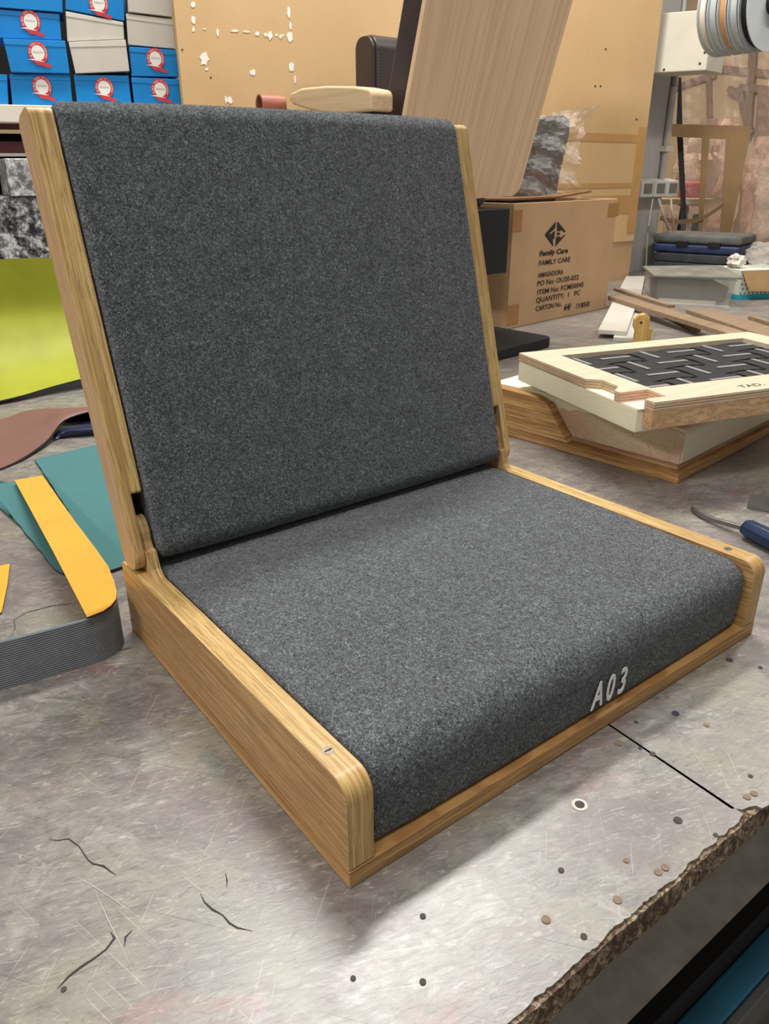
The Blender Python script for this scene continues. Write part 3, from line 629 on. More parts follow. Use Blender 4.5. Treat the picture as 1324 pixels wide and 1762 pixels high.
# badge: red ring with a white disc and a tail like the letter Q
def badge_mesh():
    bm = B(); N = 32
    def ring(r0, r1, mi, dz, sxy=(1, 1.08)):
        a = [bm.verts.new((r0 * math.cos(k * 2 * math.pi / N) * sxy[0], -dz, r0 * math.sin(k * 2 * math.pi / N) * sxy[1])) for k in range(N)] if r0 else None
        b = [bm.verts.new((r1 * math.cos(k * 2 * math.pi / N) * sxy[0], -dz, r1 * math.sin(k * 2 * math.pi / N) * sxy[1])) for k in range(N)]
        if a:
            for k in range(N): bm.faces.new((a[k], a[(k + 1) % N], b[(k + 1) % N], b[k])).material_index = mi
        else: bm.faces.new(b).material_index = mi
    ring(.0, 1, 0, .0003); ring(0, .66, 1, .0006)
    def poly(pts, mi, dz): bm.faces.new([bm.verts.new((x, -dz, z)) for x, z in pts]).material_index = mi
    poly([(-.62, -.62), (-.25, -.62), (.35, -.72), (.7, -.98), (1.22, -1.12), (1.12, -1.42), (.62, -1.32), (.2, -1.2), (-.3, -1.14)], 0, .0007)
    poly([(-1.15, -.66), (-.5, -.58), (.1, -.68), (.55, -.86), (.0, -.80), (-.5, -.72)], 1, .0009)
    s = 'GLOBAL QUALITY STANDARD'
    for i, ch in enumerate(s):
        if ch == ' ': continue
        a = math.radians(205 - 230 * i / (len(s) - 1)); t = B()
        c = V((math.cos(a) * .75, 0, math.sin(a) * .75 * 1.08)); ex = V((math.sin(a), 0, -math.cos(a)))
        n0 = len(bm.faces); text_mesh(bm, ch, V((c.x, -.0008, c.z)) - ex * .07, ex, V((math.cos(a), 0, math.sin(a))), .24, 0); t.free()
        bm.faces.ensure_lookup_table()
        for f_ in list(bm.faces)[n0:]: f_.material_index = 1
    n0 = len(bm.faces); text_mesh(bm, 'Askjone', V((-.5, -.001, -.02)), (1, 0, 0), (0, 0, 1), .3, 0, 0, 1.0)
    bm.faces.ensure_lookup_table()
    for f_ in list(bm.faces)[n0:]: f_.material_index = 2
    me = bpy.data.meshes.new('badge'); 
    for v in bm.verts: v.co.x *= .024; v.co.z *= .024
    bm.to_mesh(me); bm.free()
    for mt in ('red_print', 'white_print', 'grey_print'): me.materials.append(MATS[mt])
    return me
BADGE = badge_mesh()
BX = [  # quad TL TR BR BL in the photograph, colour, badge centre, label
 ([(-95, 126), (12, 128), (14, 179), (-90, 177)], 'b', None, 'blue carton cut off by the left edge, on the shelf board', .0),
 ([(16, 127), (120, 127), (125, 180), (21, 178)], 'b', (73, 152), 'blue carton with round red badge, bottom row, left under a blue carton', .004),
 ([(127, 128), (221, 130), (227, 182), (133, 180)], 'b', (180, 154), 'blue carton with round red badge, bottom row, under the crumpled white carton', .0),
 ([(226, 133), (308, 136), (313, 184), (232, 183)], 'b', (276, 157), 'blue carton with round red badge, bottom row beside the hardboard', -.002),
 ([(5, 66), (112, 70), (120, 126), (19, 124)], 'b', (66, 94), 'blue carton with round red badge, second row, left', -.010),
 ([(118, 72), (216, 68), (223, 122), (130, 126)], 'w', None, 'crumpled white carton with a shiny tape patch, second row from the shelf', -.010),
 ([(222, 80), (303, 86), (309, 132), (227, 131)], 'b', (268, 104), 'blue carton with round red badge, second row beside the hardboard', .0),
 ([(-36, 13), (102, 24), (106, 69), (-28, 64)], 'b', (53, 40), 'blue carton with round red badge, third row at the left edge', .006),
 ([(113, 19), (212, 38), (214, 67), (116, 71)], 'w', None, 'slanting white carton between blue cartons, third row from the shelf', .0),
 ([(217, 23), (297, 33), (303, 84), (221, 77)], 'w', None, 'plain white carton, third row beside the hardboard', .004),
 ([(-36, -40), (106, -30), (108, 21), (-36, 10)], 'b', None, 'blue carton at the top left, mostly out of frame', .0),
 ([(112, -25), (213, -22), (214, 36), (113, 16)], 'b', (170, 9), 'blue carton with round red badge at the top, tilted over the slanting white one', .0),
 ([(218, -25), (296, -20), (297, 29), (221, 20)], 'w', None, 'white carton at the top beside the hardboard, mostly out of frame', .0)]
for quad, colr, bc, lab, dy in BX:
    p0 = sa + sback * (.02 + dy); pts = [PP(x, y, p0, sback) for x, y in quad]
    if quad[3][1] > 175: pts[2].z = pts[3].z = ZS + .0006
    base = (pts[2] + pts[3]) / 2 + sback * .07
    t = thing('carton_box', lab, 'box', base, 'cartons stacked on the back shelf')
    bm = B(); prism(bm, pts, sback * .15); obj('carton_body', bevel(bm, .0012), 'blue_card' if colr == 'b' else 'white_card', t)
    bm = B(); fl = [pts[0].lerp(pts[3], .02) - sback * .0006, pts[1].lerp(pts[2], .02) - sback * .0006, pts[1].lerp(pts[2], .2) - sback * .0012, pts[0].lerp(pts[3], .17) - sback * .0012]
    prism(bm, fl, sback * .0004); obj('tuck_flap', bm, 'blue_card' if colr == 'b' else 'white_card', t)
    if bc:
        c = PP(*bc, p0, sback) - sback * .0018
        o = bpy.data.objects.new('quality_badge', BADGE); COL.objects.link(o); o.parent = t; OFF[o] = V(base)
        o.location = c - V(base) + up * .004; o.rotation_euler.z = math.atan2(sdir.y, sdir.x)
        o['label'] = 'round red and white printed badge'

# ------------------------------------------------------------------ big hardboard sheet leaning at the back
YB = 1.9
hb = thing('hardboard_sheet', 'tall tan hardboard sheet with torn white paper spots standing at the back', 'board', V((1.8, YB, 0)))
pl = [PY(299, 6, YB), PY(312, 185, YB)]; xl = pl[0].x; xr = PY(1112, 240, YB).x
zb = .03
bm = B(); bx(bm, xl, xr, YB, YB + .012, .165, 1.35); obj('board_panel', bm, 'hardboard', hb)
bm = B(); bx(bm, xl, xr, YB + .004, YB + .012, .0004, .1645); obj('board_panel', bm, 'carton', hb)
for (a, b, c_, d_) in ((955, 226, 1114, 246), (930, 317, 1105, 322), (1000, 338, 1095, 366)):
    p, q = PY(a, b, YB), PY(c_, d_, YB); bm = B(); bx(bm, p.x, xr - .002, YB - .0012, YB - .0002, q.z, p.z); obj('tape_strip', bm, 'board_tape', hb)
bm = B(); bx(bm, xr - .06, xr - .002, YB - .0022, YB - .0013, .2, .62); obj('tape_strip', bm, 'board_tape', hb)
def blob(cx, cy, rx, ry, seed, mat='peeled_paint', n=11):
    r = random.Random(seed); bm = B(); c = []
    for k in range(n):
        a = k * 2 * math.pi / n; s = r.uniform(.65, 1.15); c.append(PY(cx + rx * s * math.cos(a), cy + ry * s * math.sin(a), YB - .0004))
    prism(bm, c, (0, -.0005, 0)); return obj('torn_paper_spot', bm, mat, hb)
for i, (cx, cy, rx, ry) in enumerate([(332, 8, 4, 6), (333, 34, 4, 8), (333, 51, 2, 5), (352, 50, 3, 1.5), (375, 57, 2.4, 8), (404, 53, 7, 2), (424, 54.5, 6, 2), (443, 58, 4.5, 4.5), (457, 60, 3, 4), (465, 61, 5, 8), (476, 60, 2, 3), (483, 63, 2.5, 3.5), (497, 22, 3, 11), (500, 44, 2.5, 7), (499, 63, 6, 9),
    (352, 102, 8, 11), (356, 119, 3, 3), (435, 124, 5, 6), (502, 115, 5, 10), (508, 136, 1.5, 9), (389, 171, 2, 7), (396, 172, 5, 7), (487, 61, 1.5, 3)]): blob(cx, cy, rx, ry, i)
for cx, cy in ((314, 85), (363, 133), (1043, 84), (1025, 148), (1034, 148), (1096, 205)): blob(cx, cy, 1.6, 1.8, 5, 'plug_dark', 8)

# ------------------------------------------------------------------ wooden-backed armchair standing on the bench
XA, XB = 1.02, 1.467
ch = thing('reception_chair', 'armchair with pale wood back shell and dark leather, standing on the bench', 'chair', V((1.3, 1.3, 0)))
lean = V((0, -.136, .426)).normalized(); thk = V((0, lean.z, -lean.y)); b0 = V((XA, 1.276, .392))
wd_ = XB - XA
o = [(0.0, .0), (wd_ - .035, -.012), (wd_, .01), (wd_, .62), (0, .62)]
bm = B(); prism(bm, [b0 + V((x, 0, 0)) + lean * s for x, s in rpoly([(0.0, -.015), (wd_, -.004), (wd_, .62), (0, .62)], [.02, .03, .03, .03], 4)], thk * .014); obj('back_shell', bevel(bm, .002), 'beech_veneer', ch, True)
bm = B(); prism(bm, [b0 + V((x, 0, 0)) + lean * s + thk * .0145 for x, s in rpoly([(.004, .05), (wd_ - .004, .05), (wd_ - .004, .61), (.004, .61)], .03, 4)], thk * .075); obj('back_pad', bevel(bm, .012, 3), 'dark_leather', ch, True)
bm = B(); bx(bm, XA + .01, XB - .01, 1.385, 1.66, .36, .44); obj('seat_pad', bevel(bm, .02, 3), 'dark_leather', ch, True)
for xa, xb in ((.935, .998), (XB - .075, XB - .012)):
    ys = 0 if xa < XA else .085
    pr = [(1.235, .575), (1.235, .617), (1.30, .628), (1.42, .638), (1.53, .641), (1.58, .634), (1.592, .622), (1.575, .608), (1.50, .592), (1.40, .575)]
    bm = B(); prism(bm, [(xa, y + ys, z) for y, z in rpoly(pr, [.006, .016, .01, .02, .03, .012, .008, .012, .02, .03], 4)], (xb - xa, 0, 0)); obj('arm_rest', bevel(bm, .008, 3), 'maple', ch, True)
    bm = B(); bx(bm, xa + .015, xb - .012, 1.25 + ys, 1.44, .53, .5749); bx(bm, xa + .015, xb - .012, 1.40, 1.44, .33, .53); obj('arm_bracket', bm, 'black_paint', ch)
    xi = XA if xa < XA else XB - .03
    bm = B(); bx(bm, min(xa + .015, xi), max(xb - .012, xi + .03), 1.40, 1.44, .30, .3295); obj('arm_bracket', bm, 'black_paint', ch)
zq = zline(V((1.4, 1.29, 0)), 470)
bm = B(); bx(bm, 1.24, 1.432, 1.27, 1.50, zq, .359); obj('mechanism', bevel(bm, .004), 'black_paint', ch)
bm = B(); cyl(bm, (1.25, 1.42, .028), (0, 0, 1), .035, .34, 20); obj('column', bm, 'black_paint', ch, True)
pc = PZ(950, 596); 
bp = rpoly([(pc.x - .42, pc.y + .34), (pc.x - .42, pc.y - .06), (pc.x, pc.y - .005), (pc.x - .03, pc.y + .34)], .03, 5)
bm = B(); prism(bm, [(p.x, p.y, .0004) for p in bp], (0, 0, .028)); obj('base_plate', bevel(bm, .004, 2), 'black_rubber', ch, True)

# dark leather back pad standing further back
K = PY(642, 62, 1.72); zt = PY(630, 57, 1.72).z
x0 = PY(608, 100, 1.74).x
pad = thing('padded_leather_back', 'dark brown padded chair back with stitched end panel, behind the wooden armrest', 'chair back', V((x0 + .2, 1.75, 0)))
pf = rpoly([(1.70, .0004), (1.70, zt), (1.79, zt), (1.79, .0004)], [0, .036, .036, 0], 8)
ya = PY(642, 120, 1.70)
yy0, yy1 = 1.70, 1.79
bm = B(); prism(bm, [(ya.x + .012, p.x, p.y) for p in pf], (.2, 0, 0)); obj('pad_body', bevel(bm, .006, 2), 'dark_leather', pad, True)
bm = B(); prism(bm, [(ya.x, p.x, p.y) for p in inset2(pf, .003)], (.0115, 0, 0)); ep = obj('end_panel', bevel(bm, .004, 2), 'dark_leather', pad, True)
for i in range(40):
    z = .45 + i * (zt - .05 - .45) / 39
    bm = B(); bx(bm, ya.x + .018, ya.x + .0195, 1.699, 1.7005, z, z + .004); obj('stitch', bm, 'case_dusty', ep)
# brown leather sling top
s0 = PY(447, 168, 1.6); s1 = PY(488, 172, 1.6)
sl = []
for x in (s0.x, s1.x + .0):
    sl.append(x)
zt = PY(470, 163, 1.6).z
path = [(1.585, 0.0), (1.585, zt - .03)] + [(1.604 - .019 * math.cos(a), zt - .022 + .022 * math.sin(a)) for a in [k * math.pi / 10 for k in range(11)]] + [(1.623, zt - .03), (1.64, 0.0)]
bm = B(); out = [V(p) for p in path]; inn = [V((1.604 + (p[0] - 1.604) * .74, p[1] - .004 if p[1] > .1 else p[1])) for p in path]
loft(bm, [[V((x, p.x, max(.0005, p.y))) for p in out] + [V((x, p.x, max(.0005, p.y))) for p in inn[::-1]] for x in (sl[0], sl[0] + .006, sl[1] - .006, sl[1])])
tag(obj('leather_sling', bm, 'tan_leather', None, True), 'reddish brown folded leather sling, its looped top showing above the felt back', 'leather piece')

# ------------------------------------------------------------------ brown carton with dark padding in a clear bag
fl_, fr_ = PZ(872, 567), PZ(1043, 530); cx1 = (fr_ - fl_); cw = cx1.length; cx1.normalize(); cx2 = V((-cx1.y, cx1.x, 0)); chh = zline(fl_, 350); cdp = .40
ct = thing('shipping_carton', 'open brown shipping carton printed with black lettering, behind the seat', 'box', fl_ + cx1 * cw / 2 + cx2 * cdp / 2)
zb0 = .0004
for nm, pts in (('front_wall', (fl_, cx1 * cw, cx2 * .006)), ('rear_wall', (fl_ + cx2 * (cdp - .006), cx1 * cw, cx2 * .006)), ('side_wall', (fl_ + cx2 * .0062, cx1 * .006, cx2 * (cdp - .0124))), ('side_wall', (fl_ + cx2 * .0062 + cx1 * (cw - .006), cx1 * .006, cx2 * (cdp - .0124)))):
    bm = B(); obox(bm, pts[0] + up * zb0, pts[1], pts[2], up * (chh - zb0)); obj(nm, bevel(bm, .0015), 'carton', ct)
bm = B(); obox(bm, fl_ + cx1 * .0062 + cx2 * .0062 + up * zb0, cx1 * (cw - .0124), cx2 * (cdp - .0124), up * .006); obj('bottom_panel', bm, 'carton_inside', ct)
hg = fl_ + cx2 * (cdp - .003) + up * (chh + .001)
bm = B(); prism(bm, [hg, hg + cx1 * (cw * .78), PP(1018, 331, fl_ + cx2 * .09, cx2), PP(960, 341, fl_ + cx2 * .06, cx2), PP(880, 345, fl_ + cx2 * .05, cx2)], up * .006); obj('top_flap', bm, 'carton_inside', ct)
hg = fl_ + cx1 * (cw + .001) + cx2 * .01 + up * chh
bm = B(); prism(bm, [hg, hg + cx2 * (cdp - .02), hg + cx2 * (cdp - .05) + cx1 * .012 - up * .18, hg + cx2 * .02 + cx1 * .012 - up * .18], cx1 * .004); obj('top_flap', bm, 'carton', ct)
def CPX(x, y): return PP(x, y, fl_ - cx2 * .0012, cx2)
for (a, b, c_, d_) in ((884, 362, 898, 398), (874, 526, 892, 557), (1049, 350, 1064, 372)):
    p, q = CPX(a, b), CPX(c_, d_); bm = B(); p0 = V((p.x, p.y, q.z)); obox(bm, p0, cx1 * (q - p).dot(cx1), cx2 * .0008, up * (p.z - q.z)); obj('tape_patch', bm, 'carton_tape', ct)
# printing
def line(s, x, y, x2, hpx, shear=0, bold=0.01):
    p = CPX(x, y); q = CPX(x2, y); wdt = abs((CPX(x2, y) - p).dot(cx1)); d = (p - CP).dot(CF); sz = hpx * d / FPX / .72
    tb = B(); text_mesh(tb, s, V((p.x, p.y, p.z)), cx1, up, sz, .0006, shear, wdt, bold); return obj('printed_line', tb, 'black_print', ct)
line('Family Care', 929, 440.5, 977, 8.5, .1, .03); line('FAMILY CARE', 928, 457, 981, 8.5); line('AMASADORA', 926, 478, 969, 8.5); line('PO No: OU20-032', 925, 492, 995, 8.5)
line('ITEM No: FCMS0045', 925, 507, 1003, 8.5); line('QUANTITY:  1   PC', 923, 521, 997, 8.5); line('CARTON No.', 922, 535.5, 966, 8.5); line('/1850', 991, 531, 1014, 8.5)
line('64', 971, 534, 980, 11, .2, .02); line('/', 979, 534, 983, 11, .1)
tb = B()
def lg(pts):
    vs = [tb.verts.new(CPX(938 + (x - 520) * .151, 381 + (y - 135) * .151)) for x, y in pts]; tb.faces.new(vs)
lg([(648, 135), (640, 210), (575, 268), (582, 285), (636, 238), (630, 330), (612, 340), (618, 425), (520, 290), (535, 265)])
lg([(668, 135), (760, 250), (735, 258), (718, 232), (690, 245), (660, 245), (662, 160)]); lg([(660, 262), (692, 262), (694, 288), (657, 288)])
lg([(655, 306), (690, 306), (706, 322), (738, 288), (755, 288), (640, 425), (648, 330)])
lo_ = obj('printed_emblem', tb, 'black_print', ct); lo_['label'] = 'black diamond emblem'
# dark cushion and clear bag inside
pb0 = fl_ + cx2 * .16 + up * .008
ol = [PP(x, y, pb0, cx2) for x, y in ((958, 350), (966, 300), (982, 232), (984, 205), (975, 198), (880, 206))]
lo1, lo2 = V((ol[-1].x, ol[-1].y, .008)), V((ol[0].x, ol[0].y, .008))
bm = B(); prism(bm, [lo2] + ol + [lo1], cx2 * .09)
bevel(bm, .012, 3); tag(obj('bagged_cushion', bm, 'bag_dark', None, True), 'dark grey cushion wrapped in clear plastic inside the open carton', 'cushion')
rg = random.Random(11); rows = []
quad = [(880, 208), (1034, 179), (1000, 345), (872, 350)]
n1, n2 = 26, 26; bm = B(); G = []
for j in range(n2 + 1):
    r = []
    for i in range(n1 + 1):
        u, v = i / n1, j / n2
        x = (quad[0][0] * (1 - u) + quad[1][0] * u) * (1 - v) + (quad[3][0] * (1 - u) + quad[2][0] * u) * v; y = (quad[0][1] * (1 - u) + quad[1][1] * u) * (1 - v) + (quad[3][1] * (1 - u) + quad[2][1] * u) * v
        if u > .5: x -= 22 * math.sin(math.pi * v) * (u - .5) * 2
        p = PP(x, y, pb0 - cx2 * .035, cx2) + cx2 * (.010 * math.sin(u * 13 + v * 7) + .009 * math.sin(v * 23 - u * 9) + rg.uniform(-.005, .005)); r.append(bm.verts.new(p))
    G.append(r)
for a, b in zip(G, G[1:]):
    for i in range(n1): bm.faces.new((a[i], a[i + 1], b[i + 1], b[i]))
tag(obj('plastic_bag', bm, 'clear_bag'), 'crinkled clear plastic bag sticking up out of the brown carton', 'plastic bag')

# ------------------------------------------------------------------ tiles, laths and hinge block beyond the webbed frame
def slab(name, px, z0, z1, mat, label, cat, group=None):
    bm = B(); prism(bm, [PZ(x, y, z1) for x, y in px], (0, 0, z0 - z1)); return tag(obj(name, bevel(bm, .001), mat), label, cat, group)
slab('white_tile', [(1073, 534), (1106, 540), (1090, 582), (1056, 580)], .0004, .012, 'white_tile', 'white tile lying under another tile, next to the pine hinge block', 'tile', 'white tiles')
slab('white_tile', [(1056, 516), (1094, 528), (1079, 570), (1030, 567)], .0125, .025, 'white_tile', 'white tile on top, right in front of the brown carton', 'tile', 'white tiles')
slab('white_tile', [(1078, 475), (1110, 475), (1104, 508), (1066, 498)], .0004, .014, 'white_tile', 'white tile crossed by the thin lath, left of the plastic tub', 'tile', 'white tiles')
def lath(name, a, b, wd, th, z, label, z2=None):
    p, q = PZ(*a, z), PZ(*b, z if z2 is None else z2); d = (q - p); n = V((-d.y, d.x, 0)).normalized() * wd
    bm = B(); prism(bm, [p, q, q + n, p + n], (0, 0, th)); return tag(obj(name, bevel(bm, .001), 'grey_plank'), label, 'lath', 'wooden laths on the bench')
lath('wooden_lath', (1046, 516), (1330, 607), .06, .014, .0255, 'wide grey-brown lath running from the carton towards the webbed frame')
lath('wooden_lath', (1056, 500), (1150, 530), .025, .010, .041, 'thin lath crossing over the wide one beside the brown carton')
lath('wooden_lath', (1180, 538), (1350, 597), .10, .012, .0006, 'broad lath with dark edge in front of the plastic tub')
lath('wooden_lath', (1140, 545), (1194, 571), .022, .012, .0006, 'short lath stub poking out under the wide lath')
lath('wooden_lath', (1286, 555), (1350, 575), .015, .022, .0006, 'pale narrow lath at the right edge behind the broad one')
hc = PZ(1103, 592); hD = (hc - CP).dot(CF)
hbk = thing('hinge_block', 'small pine hinge block with a round drilled head, in front of the laths', 'hinge block', hc)
hx = V((CR.x, CR.y, 0)).normalized(); hy = V((-hx.y, hx.x, 0)); sc_ = hD / FPX
def knuckle(dx, s): return [hc + hx * ((x - 1103 + dx) * sc_) + up * max(.0004, ((592 - y) * sc_ * 1.05 * s)) for x, y in ((1091, 592), (1092, 572), (1087, 563), (1088, 552), (1094, 546), (1102, 545), (1109, 550), (1111, 560), (1112, 592))]
bm = B(); prism(bm, knuckle(0, 1), hy * .016); obj('front_knuckle', bevel(bm, .0015), 'pine', hbk, True)
bm = B(); prism(bm, [p + hy * .0165 + hx * .012 for p in knuckle(0, 1.0)], hy * .022); obj('rear_knuckle', bevel(bm, .0015), 'pine', hbk, True)
bm = B(); prism(bm, [hc + hx * x * sc_ + up * z * sc_ + hy * .0170 for x, z in ((11, .2), (11, 26), (22, 22), (20, 18), (20, .2))], hy * .03); obj('block_foot', bm, 'pine', hbk)
bm = B(); cyl(bm, hc + hx * (-4 * sc_) + up * (36 * sc_) - hy * .0005, hy, .0042, .001, 14); obj('drill_hole', bm, 'plug_dark', hbk)

# ------------------------------------------------------------------ plastic tub, tool cases, tissue carton
a, b = PZ(1124, 522), PZ(1261, 530); t1 = (b - a); tw = t1.length; t1.normalize(); t2 = (PZ(1108, 508) - a).normalized(); td = (PZ(1108, 508) - a).length * 1.2
th_ = zline(a, 477)
tub = thing('plastic_tub', 'dusty translucent plastic tub with a skewed lid on the bench', 'plastic tub', a + t1 * tw / 2 + t2 * td / 2)
lowr = lambda k, z: [a + t1 * (tw * k) + t2 * (td * k) + up * z, a + t1 * (tw * (1 - k)) + t2 * (td * k) + up * z, a + t1 * (tw * (1 - k)) + t2 * (td * (1 - k)) + up * z, a + t1 * (tw * k) + t2 * (td * (1 - k)) + up * z]
bm = B(); loft(bm, [lowr(.04, .0006), lowr(.0, th_)]); obj('tub_body', bevel(bm, .006, 2), 'clear_tub', tub, True)
bm = B(); loft(bm, [lowr(.09, .014), lowr(.07, th_ * .72)]); obj('packed_parts', bm, 'tub_content', tub)
bm = B(); obox(bm, lowr(.04, .004)[0] + t1 * tw * .04 + t2 * .004, t1 * tw * .72, t2 * .006, up * .014); obj('paper_strip', bm, 'white_card', tub)
la = a + up * (th_ + .0006); lx = (t1 + t2 * .12).normalized(); ly = V((-lx.y, lx.x, 0)); ly = ly if ly.dot(t2) > 0 else -ly
bm = B(); prism(bm, [la - t1 * .012 - t2 * .01, la + t1 * (tw + .014) - t2 * .016 + up * .006, la + t1 * (tw + .008) + t2 * (td + .012) + up * .018, la - t1 * .01 + t2 * (td + .006) + up * .004], up * .008); obj('lid', bevel(bm, .002), 'case_dusty', tub, True)
# tool cases
c1 = PZ(1120, 468); c2 = PZ(1262, 478); k1 = (c2 - c1).normalized(); k2 = V((-k1.y, k1.x, 0)); k2 = k2 if k2.dot(CF) > 0 else -k2; kw = (c2 - c1).length
z1 = zline(c1, 433)
lc = thing('tool_case', 'low black case underneath the dusty tool case', 'tool case', c1 + k1 * kw / 2 + k2 * .15)
bm = B(); obox(bm, c1 + up * .0006, k1 * kw, k2 * .26, up * (z1 * .55)); obj('case_body', bevel(bm, .008, 2), 'case_dark', lc, True)
bm = B(); obox(bm, c1 + up * (z1 * .55 + .001), k1 * kw, k2 * .26, up * (z1 * .43)); obj('case_lid', bevel(bm, .008, 2), 'case_dark', lc, True)
z2 = zline(c1, 402); cc = c1 - k1 * .01 + up * (z1 + .001)
uc = thing('tool_case', 'dusty grey-blue tool case with two latches on top of the black case', 'tool case', cc + k1 * kw / 2 + k2 * .15)
hh = z2 - z1
bm = B(); obox(bm, cc, k1 * (kw + .02), k2 * .27, up * hh * .48); obj('case_body', bevel(bm, .012, 3), 'case_blue', uc, True)
bm = B(); obox(bm, cc + up * hh * .5, k1 * (kw + .02), k2 * .27, up * hh * .5); obj('case_lid', bevel(bm, .014, 3), 'case_mid', uc, True)
for t in (.3, .68):
    bm = B(); obox(bm, cc + k1 * kw * t - k2 * .008 + up * hh * .36, k1 * .055, k2 * .0078, up * hh * .3); obj('latch', bevel(bm, .002), 'black_paint', uc)
# tissue carton at the right edge
q1, q2 = PZ(1268, 516), PZ(1356, 512); g1 = (q2 - q1).normalized(); g2 = V((-g1.y, g1.x, 0)); g2 = g2 if g2.dot(CF) > 0 else -g2; gw = (q2 - q1).length; zt = zline(q1, 466); za = zline(q1, 508)
tc = thing('open_gift_carton', 'small patterned carton with aqua base strip and open kraft flap, right edge', 'box', q1 + g1 * gw / 2 + g2 * .08)
bm = B(); obox(bm, q1 + up * .0006, g1 * gw, g2 * .16, up * za); obj('aqua_base', bm, 'aqua_card', tc)
bm = B(); obox(bm, q1 + up * (za + .001), g1 * gw, g2 * .16, up * (zt - za)); obj('carton_body', bm, 'tissue_box', tc)
bm = B()
for i in range(12):
    for j in range(5):
        p = q1 + g1 * (.012 + i * gw / 12.5 + (.007 if j % 2 else 0)) - g2 * .0006 + up * (za + .006 + j * (zt - za) / 5.4)
        prism(bm, [p - g1 * .0035, p + up * .005, p + g1 * .0035, p - up * .005], g2 * .0004)
pt = obj('diamond_print', bm, 'mint_dark', tc); pt['kind'] = 'stuff'
bm = B(); prism(bm, [q1 + up * zt - g2 * .001, q1 + g1 * gw + up * zt - g2 * .001, q1 + g1 * gw * .62 + up * (zt - .075) - g2 * .03, q1 + g1 * gw * .1 + up * (zt - .07) - g2 * .03], -g2 * .003); obj('open_flap', bm, 'kraft', tc)
# scrap in it
rows = []
def crumple(name, c, r, mat, label, cat, seed, sq_=(1, 1, .8)):
    rr = random.Random(seed); bm = B(); bmesh.ops.create_icosphere(bm, subdivisions=3, radius=r)
    for v in bm.verts:
        s = 1 + .22 * math.sin(v.co.x / r * 6 + seed) * math.sin(v.co.z / r * 7) + rr.uniform(-.12, .12); v.co = V((v.co.x * s * sq_[0], v.co.y * s * sq_[1], v.co.z * s * sq_[2])) + c
    return tag(obj(name, bm, mat), label, cat)
crumple('crumpled_wrapper', q1 + g1 * .03 + g2 * .08 + up * (zt + .026), .032, 'white_card', 'crumpled white and red wrapper on the patterned carton', 'wrapper', 3)
crumple('crumpled_wrapper', q1 + g1 * .15 + g2 * .09 + up * (zt + .05), .055, 'clear_bag', 'crinkled clear wrapper heaped on the patterned carton', 'wrapper', 5)

# ------------------------------------------------------------------ pillar with conduit, sockets, duct box and ribbon spools
px0, px1 = xr + .012, 3.29
bm = B(); bx(bm, px0, px1, 2.06, 2.30, FZ, 2.3)
pil = struct(obj('wall_pillar', bm, 'pillar_paint'))
cA, cB = PY(1162, 150, 2.04), PY(1140, 312, 2.04)
cond = thing('wall_conduit', 'painted pipe conduit running down the grey pillar', 'pipe', V((cB.x, 2.045, cB.z)))
bm = B(); tube(bm, [V((cA.x, 2.045, cA.z + .5)), V((cA.x, 2.045, cA.z)), V((cB.x, 2.045, cB.z))], .0145, 12); obj('pipe', bm, 'pillar_paint', cond, True)
cm = PY(1149, 256, 2.04)
bm = B(); bx(bm, cm.x - .03, cm.x + .03, 2.026, 2.0594, cm.z - .012, cm.z + .012); obj('pipe_clip', bm, 'white_metal', cond)
so_ = PY(1138, 325, 1.99)
soc = thing('socket_strip', 'three grey wall sockets in a row with hanging cables on the pillar', 'socket', V((so_.x, 2.0, so_.z)))
sa_, sb2 = PY(1106, 312, 2.0), PY(1170, 316, 2.0); sh = sa_.z - PY(1106, 340, 2.0).z
stp = (sb2.x - sa_.x) / 3
for k in range(3):
    p = V((sa_.x + stp * k, 2.0, sa_.z - sh))
    bm = B(); prism(bm, [p, p + V((stp * .95, 0, 0)), p + V((stp * .95, .0, sh)), p + V((0, 0, sh))], (0, .058, .012)); bevel(bm, .004, 2); s_ = obj('socket_box', bm, 'socket_grey', soc, True)
    bm = B(); prism(bm, [p + V((stp * .2, -.001, sh * .25)), p + V((stp * .8, -.001, sh * .25)), p + V((stp * .8, -.001, sh * .85)), p + V((stp * .2, -.001, sh * .85))], (0, -.002, 0)); obj('socket_face', bm, 'socket_dark', s_)
for (x, y), (x2, y2), (x3, y3), r in (((1134, 342), (1142, 370), (1152, 395), .006), ((1155, 342), (1157, 365), (1160, 392), .005), ((1124, 342), (1115, 400), (1112, 465), .004)):
    bm = B(); tube(bm, bezier([PY(x, y, 2.0), PY(x2, y2, 1.985), PY(x3, y3, 2.01)], 6), r, 8); obj('cable', bm, 'cable', soc, True)
# duct box
ZB = .83
Kp, Lq, Rq = PZ(1215, 121, ZB), PZ(1119, 126, ZB), PZ(1243, 127, ZB)
top_z = zline(Kp, 15) 
db = thing('duct_box', 'cream painted sheet metal duct box fixed above the pillar conduit', 'duct box', Kp)
l_ = (Lq - Kp); r_v = (Rq - Kp)
bm = B(); obox(bm, Kp, l_, V((r_v.x, r_v.y, 0)), up * (top_z - ZB)); obj('duct_body', bevel(bm, .004), 'white_metal', db)
mc = Kp + (l_ + r_v) / 2; mv = V((3.2, 2.059, 0)) - V((mc.x, mc.y, 0)); bm = B(); obox(bm, mc + up * .1 - V((.03, 0, 0)), V((.06, 0, 0)), mv, up * .08); obj('mounting_arm', bm, 'white_metal', db)
nl = V((l_.y, -l_.x, 0)).normalized(); nl = nl if nl.dot(CP - Kp) > 0 else -nl
for t, z in ((.12, .12), (.06, .30), (.08, .72), (.75, .05)):
    bm = B(); cyl(bm, Kp + l_ * t + up * ((top_z - ZB) * z), nl, .005, .002, 10); obj('rivet', bm, 'plug_dark', db)
